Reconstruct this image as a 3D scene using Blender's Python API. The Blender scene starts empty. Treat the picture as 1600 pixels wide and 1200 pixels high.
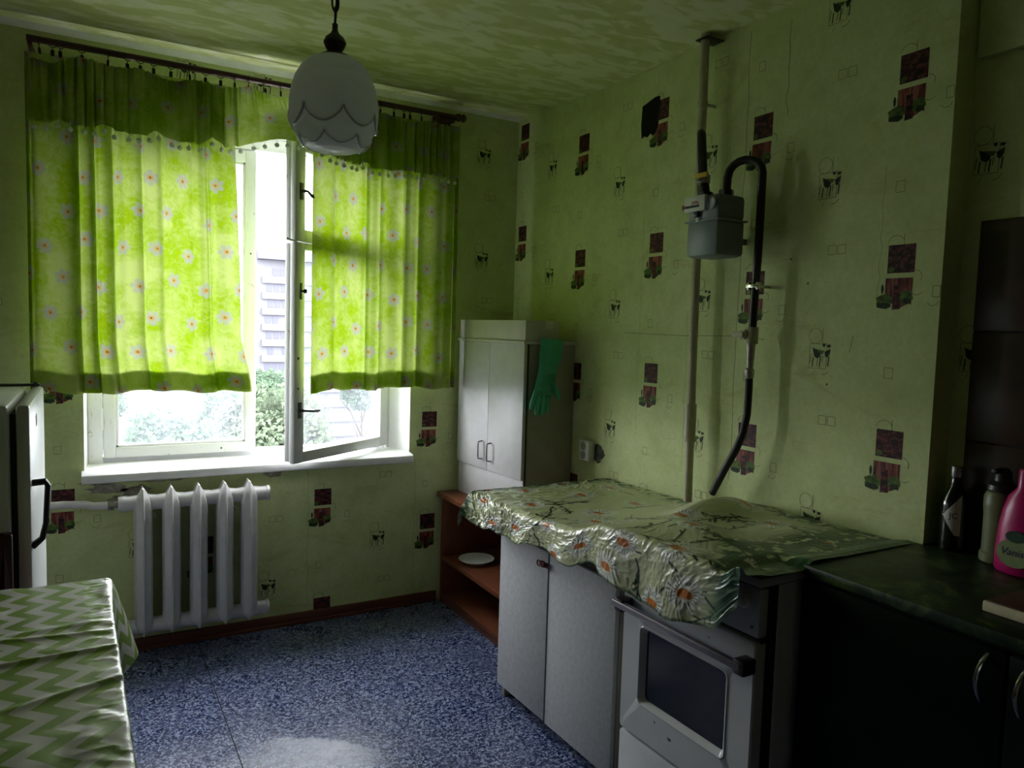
import bpy, bmesh, math, random
import numpy as np
from mathutils import Matrix, Vector, noise as mnoise
PI = math.pi
random.seed(7); rng = np.random.default_rng(11)
SC = bpy.context.scene; COL = SC.collection

# ------------------------------------------------------------------ camera, sky, exposure
cam = bpy.data.objects.new('camera', bpy.data.cameras.new('camera')); COL.objects.link(cam)
RC = ((0.8692642, -0.4934835, 0.0292196), (-0.0107460, -0.0779562, -0.9968989), (0.4942310, 0.8662545, -0.0730675))  # right, down, forward
M = Matrix(((RC[0][0], -RC[1][0], -RC[2][0]), (RC[0][1], -RC[1][1], -RC[2][1]), (RC[0][2], -RC[1][2], -RC[2][2])))
cam.matrix_world = Matrix.Translation((-1.9484, -3.4234, 1.4073)) @ M.to_4x4()
cam.data.sensor_width = 36; cam.data.lens = 36 * 1149.56 / 1600; cam.data.clip_start = .02; cam.data.clip_end = 600
SC.camera = cam
W = bpy.data.worlds.new('sky'); SC.world = W; W.use_nodes = True
wn = W.node_tree.nodes; wl = W.node_tree.links; wn.clear()
wo = wn.new('ShaderNodeOutputWorld'); wb = wn.new('ShaderNodeBackground'); wl.new(wb.outputs[0], wo.inputs[0])
wb.inputs[0].default_value = (.91, .94, 1.0, 1); wb.inputs[1].default_value = 20.0      # flat bright overcast
pl = bpy.data.lights.new('window_portal', 'AREA'); pl.shape = 'RECTANGLE'; pl.size = 1.42; pl.size_y = 1.52
po = bpy.data.objects.new('window_portal', pl); COL.objects.link(po)
po.location = (-1.29, .40, 1.5); po.rotation_euler = (-PI / 2, 0, 0); pl.cycles.is_portal = True
SC.view_settings.view_transform = 'Standard'; SC.view_settings.look = 'None'
SC.view_settings.exposure = 0.0; SC.view_settings.gamma = 1; SC.view_settings.use_curve_mapping = False
SC.cycles.max_bounces = 14; SC.cycles.diffuse_bounces = 6; SC.cycles.glossy_bounces = 4; SC.cycles.transmission_bounces = 8
SC.cycles.transparent_max_bounces = 16; SC.cycles.use_denoising = True; SC.cycles.sample_clamp_indirect = 6.0

# ------------------------------------------------------------------ helpers
def lin(c):
    c = c / 255.0
    return c / 12.92 if c <= .04045 else ((c + .055) / 1.055) ** 2.4
def L(r, g, b): return (lin(r), lin(g), lin(b))

def smooth(t): t = np.clip(t, 0, 1); return t * t * (3 - 2 * t)
_T = rng.random((64, 64))
def vn(x, y, seed=0):
    x = np.asarray(x, float) + seed * 17.31; y = np.asarray(y, float) + seed * 9.77
    xi = np.floor(x).astype(int); yi = np.floor(y).astype(int); fx = smooth(x - xi); fy = smooth(y - yi)
    g = lambda i, j: _T[i % 64, j % 64]
    return (g(xi, yi) * (1 - fx) + g(xi + 1, yi) * fx) * (1 - fy) + (g(xi, yi + 1) * (1 - fx) + g(xi + 1, yi + 1) * fx) * fy
def fbm(x, y, o=4, seed=0):
    s = 0; a = .5
    for k in range(o): s = s + a * vn(x * 2 ** k, y * 2 ** k, seed + k); a *= .5
    return s / (1 - .5 ** o)

class Mat:
    """small builder around a node tree"""
    def __init__(s, name):
        s.m = bpy.data.materials.new(name); s.m.use_nodes = True; s.t = s.m.node_tree; s.n = s.t.nodes; s.l = s.t.links
        s.bsdf = s.n['Principled BSDF']; s.out = s.n['Material Output']
    def N(s, kind, **kw):
        x = s.n.new('ShaderNode' + kind)
        for k, v in kw.items(): setattr(x, k, v)
        return x
    def lk(s, a, b): s.l.new(a, b)
    def coord(s, which='Object'): return s.N('TexCoord').outputs[which]
    def mapping(s, src, scale=(1, 1, 1), loc=(0, 0, 0), rot=(0, 0, 0)):
        m = s.N('Mapping'); m.inputs['Scale'].default_value = scale; m.inputs['Location'].default_value = loc; m.inputs['Rotation'].default_value = rot
        s.lk(src, m.inputs[0]); return m.outputs[0]
    def noise(s, src, scale, detail=3, rough=.5, dist=0):
        n = s.N('TexNoise'); n.inputs['Scale'].default_value = scale; n.inputs['Detail'].default_value = detail
        n.inputs['Roughness'].default_value = rough; n.inputs['Distortion'].default_value = dist; s.lk(src, n.inputs['Vector']); return n.outputs['Fac']
    def ramp(s, fac, *stops, interp='LINEAR'):
        r = s.N('ValToRGB'); r.color_ramp.interpolation = interp; e = r.color_ramp.elements
        while len(e) < len(stops): e.new(.5)
        for k, (p, c) in enumerate(stops): e[k].position = p; e[k].color = (*c, 1) if len(c) == 3 else c
        s.lk(fac, r.inputs[0]); return r.outputs[0]
    def mix(s, fac, a, b, blend='MIX'):
        x = s.N('Mix', data_type='RGBA', blend_type=blend)
        for sock, v in ((x.inputs[0], fac), (x.inputs[6], a), (x.inputs[7], b)):
            if hasattr(v, 'is_output'): s.lk(v, sock)
            elif isinstance(v, (int, float)): sock.default_value = v
            else: sock.default_value = (*v, 1)
        return x.outputs[2]
    def math(s, op, a, b=0.0, clamp=False):
        x = s.N('Math', operation=op, use_clamp=clamp)
        for sock, v in ((x.inputs[0], a), (x.inputs[1], b)):
            if hasattr(v, 'is_output'): s.lk(v, sock)
            else: sock.default_value = v
        return x.outputs[0]
    def bump(s, h, strength=.3, dist=.002):
        b = s.N('Bump'); b.inputs['Strength'].default_value = strength; b.inputs['Distance'].default_value = dist; s.lk(h, b.inputs['Height'])
        s.lk(b.outputs[0], s.bsdf.inputs['Normal']); return b.outputs[0]
    def base(s, c, rough=.5, spec=.5, metal=0):
        i = s.bsdf.inputs
        if hasattr(c, 'is_output'): s.lk(c, i['Base Color'])
        else: i['Base Color'].default_value = (*c, 1)
        if hasattr(rough, 'is_output'): s.lk(rough, i['Roughness'])
        else: i['Roughness'].default_value = rough
        i['Specular IOR Level'].default_value = spec; i['Metallic'].default_value = metal
        return s.m

def plain(name, c, rough=.5, var=.12, scale=14, spec=.5, metal=0, bump=0, dirt=None):
    m = Mat(name); co = m.coord(); f = m.noise(co, scale, 4)
    lo = tuple(x * (1 - var) for x in c); hi = tuple(min(1, x * (1 + var)) for x in c)
    col = m.ramp(f, (.3, lo), (.7, hi))
    if dirt:
        g = m.noise(co, 5, 6, .7); col = m.mix(m.ramp(g, (.62, (0, 0, 0)), (.72, (1, 1, 1))), col, dirt)
    if bump: m.bump(m.noise(co, scale * 6, 3), bump, .001)
    return m.base(col, rough, spec, metal)

class MB:
    """collects shapes into one mesh"""
    def __init__(s): s.v = []; s.f = []; s.mi = []; s.cur = 0
    def add(s, vs, fs):
        o = len(s.v); s.v += [tuple(v) for v in vs]; s.f += [tuple(i + o for i in f) for f in fs]; s.mi += [s.cur] * len(fs); return s
    def box(s, x0, x1, y0, y1, z0, z1, b=0):
        x0, x1 = sorted((x0, x1)); y0, y1 = sorted((y0, y1)); z0, z1 = sorted((z0, z1))
        if b <= 0:
            return s.add([(x, y, z) for x in (x0, x1) for y in (y0, y1) for z in (z0, z1)],
                         [(0, 1, 3, 2), (4, 6, 7, 5), (0, 4, 5, 1), (2, 3, 7, 6), (0, 2, 6, 4), (1, 5, 7, 3)])
        bm = bmesh.new(); bmesh.ops.create_cube(bm, size=1)
        for v in bm.verts: v.co = ((x0 + x1) / 2 + v.co.x * (x1 - x0), (y0 + y1) / 2 + v.co.y * (y1 - y0), (z0 + z1) / 2 + v.co.z * (z1 - z0))
        bmesh.ops.bevel(bm, geom=list(bm.edges), offset=min(b, .49 * min(x1 - x0, y1 - y0, z1 - z0)), segments=2, profile=.5, affect='EDGES')
        s.bm(bm); bm.free(); return s
    def bm(s, bm):
        bm.verts.index_update(); s.add([v.co[:] for v in bm.verts], [[v.index for v in f.verts] for f in bm.faces])
    def tube(s, pts, r, n=12, caps=True):
        P = [Vector(p) for p in pts]; R = r if isinstance(r, (list, tuple)) else [r] * len(P)
        T = [(P[min(i + 1, len(P) - 1)] - P[max(i - 1, 0)]).normalized() for i in range(len(P))]
        up = Vector((0, 0, 1)) if abs(T[0].z) < .9 else Vector((1, 0, 0)); a = T[0].cross(up).normalized()
        vs = []
        for i, p in enumerate(P):
            a = (a - T[i] * a.dot(T[i])).normalized(); b = T[i].cross(a)
            vs += [p + (a * math.cos(2 * PI * k / n) + b * math.sin(2 * PI * k / n)) * R[i] for k in range(n)]
        fs = [(i * n + k, i * n + (k + 1) % n, (i + 1) * n + (k + 1) % n, (i + 1) * n + k) for i in range(len(P) - 1) for k in range(n)]
        if caps: fs += [tuple(range(n - 1, -1, -1)), tuple((len(P) - 1) * n + k for k in range(n))]
        return s.add(vs, fs)
    def cyl(s, p0, p1, r, n=16): return s.tube([p0, p1], r, n)
    def lathe(s, c, prof, n=40, close=True, axis='z'):
        vs = []
        for r, h in prof:
            for k in range(n):
                a = 2 * PI * k / n; u, w = r * math.cos(a), r * math.sin(a)
                vs.append((c[0] + u, c[1] + w, c[2] + h) if axis == 'z' else (c[0] + h, c[1] + u, c[2] + w) if axis == 'x' else (c[0] + u, c[1] + h, c[2] + w))
        m = len(prof)
        fs = [(i * n + k, i * n + (k + 1) % n, (i + 1) * n + (k + 1) % n, (i + 1) * n + k) for i in range(m - 1) for k in range(n)]
        if close: fs += [tuple(range(n - 1, -1, -1)), tuple((m - 1) * n + k for k in range(n))]
        return s.add(vs, fs)
    def prism(s, poly, z0, z1, axis='z'):
        n = len(poly)
        mk = {'z': lambda p, h: (p[0], p[1], h), 'y': lambda p, h: (p[0], h, p[1]), 'x': lambda p, h: (h, p[0], p[1])}[axis]
        return s.add([mk(p, z0) for p in poly] + [mk(p, z1) for p in poly],
                     [tuple(range(n - 1, -1, -1)), tuple(range(n, 2 * n))] + [(i, (i + 1) % n, n + (i + 1) % n, n + i) for i in range(n)])
    def rect_frame(s, axis, a0, a1, b0, b1, c0, c1, w, wt=None, wb=None):
        """frame in plane spanned by (a, z=c), thickness b"""
        wt = wt or w; wb = wb or w
        B = (lambda x0, x1, z0, z1: s.box(x0, x1, b0, b1, z0, z1, .004)) if axis == 'x' else (lambda x0, x1, z0, z1: s.box(b0, b1, x0, x1, z0, z1, .004))
        B(a0, a0 + w, c0, c1); B(a1 - w, a1, c0, c1); B(a0 + w, a1 - w, c0, c0 + wb); B(a0 + w, a1 - w, c1 - wt, c1); return s

def finish(me, mats, sharp=35):
    for m in mats: me.materials.append(m)
    me.polygons.foreach_set('use_smooth', [True] * len(me.polygons)); me.update()
    me.set_sharp_from_angle(angle=math.radians(sharp))

def mobj(name, mb, mats, parent=None, sub=(0, 0, 0), fix=True):
    me = bpy.data.meshes.new(name)
    vs = [(v[0] - sub[0], v[1] - sub[1], v[2] - sub[2]) for v in mb.v] if any(sub) else mb.v
    me.from_pydata(vs, [], mb.f)
    if not isinstance(mats, (list, tuple)): mats = [mats]
    me.polygons.foreach_set('material_index', mb.mi)
    if fix:
        bm = bmesh.new(); bm.from_mesh(me); bmesh.ops.recalc_face_normals(bm, faces=bm.faces); bm.to_mesh(me); bm.free()
    finish(me, mats)
    o = bpy.data.objects.new(name, me); COL.objects.link(o)
    if parent: o.parent = parent
    return o

def grid(name, P, mat, parent=None, col=None, uv=None, sub=(0, 0, 0)):
    n, m, _ = P.shape; me = bpy.data.meshes.new(name)
    me.vertices.add(n * m); me.vertices.foreach_set('co', (P - np.array(sub)).reshape(-1).astype(np.float32))
    i = np.arange(n * m).reshape(n, m); q = np.stack([i[:-1, :-1], i[1:, :-1], i[1:, 1:], i[:-1, 1:]], -1).reshape(-1, 4)
    me.loops.add(q.size); me.loops.foreach_set('vertex_index', q.reshape(-1).astype(np.int32))
    me.polygons.add(len(q)); me.polygons.foreach_set('loop_start', np.arange(0, q.size, 4, dtype=np.int32))
    me.update(calc_edges=True)
    if col is not None:
        a = me.color_attributes.new('Col', 'FLOAT_COLOR', 'POINT'); c = np.ones((n * m, 4), np.float32); c[:, :3] = col.reshape(-1, 3)
        a.data.foreach_set('color', c.reshape(-1))
    if uv is not None:
        u = me.uv_layers.new(name='UVMap'); u.data.foreach_set('uv', uv.reshape(-1, 2)[q.reshape(-1)].reshape(-1).astype(np.float32))
    me.materials.append(mat); me.polygons.foreach_set('use_smooth', [True] * len(me.polygons)); me.update(); me.validate()
    o = bpy.data.objects.new(name, me); COL.objects.link(o)
    if parent: o.parent = parent
    return o

def tag(o, label, cat, group=None, kind=None):
    if label: o['label'] = label
    if cat: o['category'] = cat
    if group: o['group'] = group
    if kind: o['kind'] = kind
    return o
def thing(name, loc, label, cat, group=None, rz=0):
    o = bpy.data.objects.new(name, None); o.empty_display_size = .05; COL.objects.link(o); o.location = loc; o.rotation_euler = (0, 0, rz)
    return tag(o, label, cat, group)
def part(name, mb, mat, parent, label=None, local=False, kind=None):
    """mb in world coordinates unless local"""
    sub = (0, 0, 0)
    if not local:
        p = parent
        while p is not None: sub = tuple(a + b for a, b in zip(sub, p.location)); p = p.parent
    o = mobj(name, mb, mat, parent, sub)
    if label: o['label'] = label
    if kind: o['kind'] = kind
    return o
def struct(name, mb, mats, parent=None, fix=True):
    o = mobj(name, mb, mats, parent, fix=fix)
    if parent is None: o['kind'] = 'structure'
    return o

# ------------------------------------------------------------------ materials
def wallpaper(name, seed):
    m = Mat(name); co = m.mapping(m.coord(), loc=(seed, seed * 2, 0))
    a = m.noise(co, 9, 6, .65); b = m.noise(co, 60, 3, .6); c = m.noise(co, 1.6, 4, .6, .6)
    col = m.ramp(a, (.25, (.50, .58, .25)), (.5, (.62, .70, .34)), (.75, (.70, .77, .44)))
    col = m.mix(m.ramp(b, (.4, (0, 0, 0)), (.7, (.35, .35, .35))), col, (.46, .54, .26))
    st = m.noise(m.mapping(m.coord(), scale=(1, 1, 3.2), loc=(seed, 3, 1)), 2.3, 7, .72, 1.2)
    col = m.mix(m.ramp(st, (.58, (0, 0, 0)), (.72, (.55, .55, .55))), col, (.42, .38, .10))
    col = m.mix(m.ramp(c, (.45, (0, 0, 0)), (.8, (.3, .3, .3))), col, (.56, .62, .24))
    m.bump(m.noise(m.mapping(m.coord(), scale=(1, 1, .25)), 14, 5, .6), .35, .004)
    return m.base(col, .62, .3)
paper = wallpaper('wallpaper_green', 0); paper2 = wallpaper('wallpaper_window_side', 5)
m = Mat('print_dark'); co = m.coord(); f = m.noise(m.mapping(co, scale=(1, 1, 1.6)), 45, 3, .6, .8)
print_dark = m.base(m.ramp(f, (.36, (.012, .005, .006)), (.50, (.05, .014, .016)), (.62, (.20, .05, .04)), (.75, (.05, .03, .03))), .6, .3)
m = Mat('print_red'); f = m.noise(m.mapping(m.coord(), scale=(1, 1, .12)), 70, 2, .6)
print_red = m.base(m.ramp(f, (.33, (.03, .008, .01)), (.48, (.20, .04, .035)), (.60, (.34, .13, .09)), (.75, (.05, .015, .015))), .6, .3)
print_leaf = plain('print_leaf', (.085, .15, .025), .6, .6, 60, .3); print_ink = plain('print_ink', (.02, .035, .015), .6, .5, 50, .3)
print_line = plain('print_line', (.20, .19, .10), .6, .2, 40, .3); print_soot = plain('print_soot', (.004, .003, .004), .8, .3, 40, .2)
m = Mat('bare_plaster'); f = m.noise(m.coord(), 26, 6, .7); plaster = m.base(m.ramp(f, (.3, (.15, .13, .10)), (.5, (.33, .30, .24)), (.7, (.52, .49, .43))), .9, .2)
dim_paper = plain('brown_wall_covering', (.16, .12, .075), .7, .2, 6, .3)
PRINT = [print_dark, print_red, print_leaf, print_ink, print_line, print_soot, plaster, plain('dirty_plaster', (.10, .10, .09), .9, .4, 40, .2)]
m = Mat('ceiling_paper'); co = m.coord()
f = m.noise(m.mapping(co, scale=(1.0, 2.3, 1), rot=(0, 0, .2)), 7.5, 2.5, .5, .5); g = m.noise(co, 3, 3)
col = m.ramp(f, (.30, (.53, .58, .22)), (.48, (.60, .64, .28)), (.53, (.72, .75, .45)), (.7, (.78, .80, .56)))
m.bump(f, .25, .003); ceil_m = m.base(m.mix(m.ramp(g, (.4, (0, 0, 0)), (.8, (.3, .3, .3))), col, (.54, .60, .30)), .7, .25)
white_paint = plain('old_white_paint', (.86, .86, .85), .35, .06, 9, .5, bump=.15)
m = Mat('peeling_white_paint'); co = m.coord(); f = m.noise(co, 11, 7, .72, .5); g = m.noise(m.mapping(co, scale=(3, 3, .3)), 30, 4, .7)
col = m.mix(m.ramp(f, (.635, (0, 0, 0)), (.655, (1, 1, 1))), (.86, .86, .85), (.52, .44, .33))
m.bump(f, .3, .002); frame_m = m.base(m.mix(m.ramp(g, (.62, (0, 0, 0)), (.70, (.5, .5, .5))), col, (.36, .33, .29)), .38, .5)
crown_m = plain('whitewash', (.72, .74, .66), .8, .1, 12, .2)
m = Mat('speckled_lino'); co = m.coord(); f = m.noise(m.mapping(co, scale=(1, 1.0, 1)), 95, 1, .5, 1.2); g = m.noise(co, 2.2, 5, .6)
spk = m.ramp(f, (.36, (.006, .010, .055)), (.48, (.028, .042, .13)), (.54, (.16, .20, .35)), (.64, (.32, .37, .53)))
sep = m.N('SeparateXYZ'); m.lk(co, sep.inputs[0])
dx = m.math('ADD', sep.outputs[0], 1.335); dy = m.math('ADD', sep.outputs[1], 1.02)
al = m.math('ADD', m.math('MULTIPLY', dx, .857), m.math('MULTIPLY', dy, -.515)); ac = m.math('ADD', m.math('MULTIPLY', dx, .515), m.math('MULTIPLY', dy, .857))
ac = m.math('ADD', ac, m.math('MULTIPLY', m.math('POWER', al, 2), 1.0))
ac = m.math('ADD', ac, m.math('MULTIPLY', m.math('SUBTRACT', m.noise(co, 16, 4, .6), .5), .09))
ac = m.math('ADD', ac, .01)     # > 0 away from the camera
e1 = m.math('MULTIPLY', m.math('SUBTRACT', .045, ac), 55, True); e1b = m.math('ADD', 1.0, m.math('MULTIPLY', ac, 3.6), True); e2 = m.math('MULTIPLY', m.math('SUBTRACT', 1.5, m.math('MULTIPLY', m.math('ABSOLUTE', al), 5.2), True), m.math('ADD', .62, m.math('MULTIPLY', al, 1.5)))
whitish = m.math('MULTIPLY', m.math('MULTIPLY', m.math('MULTIPLY', e1, e1b), e2), m.math('ADD', .45, m.noise(co, 19, 4, .7)), True)  # mask of a bluish-white patch, sharp at the far edge, fading nearer
whitish = m.ramp(m.math('MULTIPLY', whitish, m.math('ADD', .25, m.math('MULTIPLY', m.noise(co, 34, 5, .7), 1.4))), (.10, (0, 0, 0)), (.75, (.85, .85, .85)))
dirtf = m.ramp(g, (.55, (0, 0, 0)), (.75, (.35, .35, .35)))
col = m.mix(dirtf, spk, (.10, .10, .11)); col = m.mix(whitish, col, (.62, .63, .74))
rr = m.ramp(m.noise(co, 7, 4, .6), (.3, (.22, .22, .22)), (.7, (.36, .36, .36)))
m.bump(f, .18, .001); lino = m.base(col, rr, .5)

def fabric(name, trans=.55, rough=.8):
    m = Mat(name); a = m.N('VertexColor'); a.layer_name = 'Col'; m.n.remove(m.bsdf)
    d = m.N('BsdfDiffuse'); t = m.N('BsdfTranslucent'); x = m.N('MixShader'); x.inputs[0].default_value = trans
    wv = m.noise(m.coord(), 420, 2); c = m.mix(m.math('MULTIPLY', wv, .25), a.outputs[0], (0, 0, 0))
    m.lk(c, d.inputs[0]); m.lk(m.mix(.63, c, (0, 0, 0)), t.inputs[0]); m.lk(d.outputs[0], x.inputs[1]); m.lk(t.outputs[0], x.inputs[2]); m.lk(x.outputs[0], m.out.inputs[0]); return m.m
curtain_m = fabric('printed_cotton')
m = Mat('pompom_wool'); m.n.remove(m.bsdf); d = m.N('BsdfDiffuse'); t = m.N('BsdfTranslucent'); x = m.N('MixShader'); x.inputs[0].default_value = .5
c = m.ramp(m.noise(m.coord(), 300, 3), (.3, (.66, .70, .58)), (.7, (.80, .82, .74))); m.lk(c, d.inputs[0]); m.lk(c, t.inputs[0]); m.lk(d.outputs[0], x.inputs[1]); m.lk(t.outputs[0], x.inputs[2]); m.lk(x.outputs[0], m.out.inputs[0]); pom_m = m.m
m = Mat('dusty_window_glass'); m.n.remove(m.bsdf)
tr = m.N('BsdfTransparent'); gl = m.N('BsdfGlossy'); gl.inputs['Roughness'].default_value = .02; fr = m.N('Fresnel'); fr.inputs[0].default_value = 1.5
ta = m.N('BsdfTranslucent'); ta.inputs[0].default_value = (.86, .90, 1, 1)
x1 = m.N('MixShader'); x2 = m.N('MixShader'); ds = m.ramp(m.noise(m.mapping(m.coord(), scale=(1, 1, .6)), 9, 6, .65), (.35, (.007, .007, .007)), (.7, (.024, .024, .024)))
m.lk(ds, x1.inputs[0]); m.lk(tr.outputs[0], x1.inputs[1]); m.lk(ta.outputs[0], x1.inputs[2]); ge = m.N('NewGeometry'); ff = m.math('MULTIPLY', fr.outputs[0], m.math('SUBTRACT', 1, ge.outputs['Backfacing'])); m.lk(ff, x2.inputs[0]); m.lk(x1.outputs[0], x2.inputs[1]); m.lk(gl.outputs[0], x2.inputs[2]); m.lk(x2.outputs[0], m.out.inputs[0]); glass = m.m
m = Mat('frosted_glass'); m.n.remove(m.bsdf)
d = m.N('BsdfDiffuse'); t = m.N('BsdfTranslucent'); g = m.N('BsdfGlossy'); g.inputs['Roughness'].default_value = .16; fr = m.N('Fresnel'); fr.inputs[0].default_value = 1.45
c = m.ramp(m.noise(m.coord(), 20, 4), (.3, (.90, .93, .92)), (.7, (.95, .96, .96)))
x1 = m.N('MixShader'); x1.inputs[0].default_value = .68; x2 = m.N('MixShader')
m.lk(c, d.inputs[0]); m.lk(c, t.inputs[0]); m.lk(d.outputs[0], x1.inputs[1]); m.lk(t.outputs[0], x1.inputs[2]); x2.inputs[0].default_value = .10; m.lk(x1.outputs[0], x2.inputs[1]); m.lk(g.outputs[0], x2.inputs[2]); m.lk(x2.outputs[0], m.out.inputs[0]); frost = m.m

white_lam = plain('white_laminate', (.52, .52, .515), .42, .05, 20, .45); cream_lam = plain('cream_laminate', (.50, .50, .43), .45, .06, 16, .4)
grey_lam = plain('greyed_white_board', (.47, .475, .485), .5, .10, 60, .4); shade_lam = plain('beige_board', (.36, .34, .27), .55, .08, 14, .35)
def wood(name, a, b, rough=.35, s=(1, 1, 12)):
    m = Mat(name); f = m.noise(m.mapping(m.coord(), scale=s), 7, 5, .6, .4); return m.base(m.ramp(f, (.3, a), (.7, b)), rough, .45)
brown_wood = wood('brown_veneer', (.125, .036, .017), (.19, .060, .028), .35, (12, 1, 12)); dark_wood = wood('dark_stained_wood', (.028, .009, .007), (.06, .02, .014), .35)
base_wood = wood('baseboard_wood', (.09, .03, .017), (.15, .055, .03), .45, (1, 8, 8))
rod_m = wood('rod_brown', (.05, .020, .016), (.10, .04, .03), .4, (1, 10, 10)); clip_m = plain('dark_bronze', (.03, .025, .02), .4, .3, 60, .5, .7)
dark_edge = plain('dark_worktop', (.03, .024, .02), .5, .2, 30); enamel = plain('white_enamel', (.52, .535, .54), .22, .04, 9, .5)
enamel_white = plain('fridge_enamel', (.72, .74, .73), .3, .04, 7, .5); radiator_m = plain('radiator_paint', (.66, .65, .65), .35, .06, 25, .5, bump=.2, dirt=(.60, .57, .52))
pipe_paint = plain('pipe_paint', (.46, .43, .30), .45, .12, 30, .4); black_pipe = plain('black_pipe', (.012, .012, .013), .35, .3, 40, .5); rubber = plain('black_rubber', (.012, .012, .012), .5, .3, 60, .4)
steel = plain('bare_steel', (.42, .40, .36), .4, .2, 60, .5, .85); chrome = plain('chrome', (.65, .65, .66), .15, .05, 30, .5, 1.0); graphite = plain('graphite_metal', (.09, .09, .10), .35, .2, 40, .5, .6)
meter_m = plain('meter_grey_blue', (.21, .25, .26), .4, .08, 14, .45); label_white = plain('label_white', (.62, .64, .58), .5, .06, 40)
red_ink = plain('red_ink', (.35, .03, .03), .5, .2, 40); black_ink = plain('black_ink', (.02, .02, .02), .5, .2, 40); yellow_m = plain('yellow_paint', (.55, .38, .02), .5, .15, 30)
plastic_white = plain('white_plastic', (.70, .70, .68), .35, .04, 20); black_plastic = plain('black_plastic', (.02, .02, .024), .4, .2, 30)
dark_gasket = plain('dark_gasket', (.012, .012, .012), .7, .2, 30)
oven_glass = plain('dark_oven_glass', (.006, .008, .014), .08, .3, 10, .6); brown_handle = plain('handle_anodised', (.30, .27, .29), .35, .1, 30, .5, .6); dark_brown_plastic = plain('dark_brown_plastic', (.035, .024, .026), .4, .2, 30)
glove_m = plain('green_silicone', (.07, .40, .25), .45, .12, 24, .4); ribbon_m = plain('dark_red_cord', (.13, .012, .014), .7, .4, 90)
green_paint = plain('dark_green_laminate', (.003, .012, .006), .6, .2, 9, .12)
m = Mat('green_marbled_worktop'); f = m.noise(m.coord(), 9, 6, .65, 1.4); green_top = m.base(m.ramp(f, (.35, (.004, .012, .005)), (.5, (.012, .030, .008)), (.62, (.06, .10, .02)), (.75, (.025, .014, .01))), .45, .3)
m = Mat('brown_glazed_tile'); f = m.noise(m.coord(), 7, 5, .65, .8); tile_m = m.base(m.ramp(f, (.3, (.035, .026, .016)), (.52, (.055, .038, .026)), (.7, (.085, .035, .025))), .3, .4)
recess_paper = wallpaper('wallpaper_recess', 9)
board_top = wood('cutting_board_top', (.05, .018, .012), (.08, .03, .02), .5, (1, 14, 1)); board_edge = plain('raw_board_edge', (.50, .44, .27), .6, .12, 60)
pink_m = plain('pink_plastic', (.46, .008, .13), .32, .08, 20, .5); dark_bottle = plain('dark_bottle_glass', (.008, .008, .007), .12, .2, 12, .6); foil = plain('foil_cap', (.35, .35, .36), .25, .1, 50, .5, .8)
pale_green_plastic = plain('pale_green_plastic', (.15, .17, .08), .4, .1, 20, .4); label_pale = plain('label_pale_green', (.22, .28, .12), .5, .15, 40); label_dark_green = plain('label_dark_green', (.012, .05, .02), .5, .2, 40); label_blue = plain('label_navy', (.02, .02, .10), .5, .2, 40)
print_bottle = plain('bottle_label_white', (.55, .55, .52), .55, .06, 40)

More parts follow.
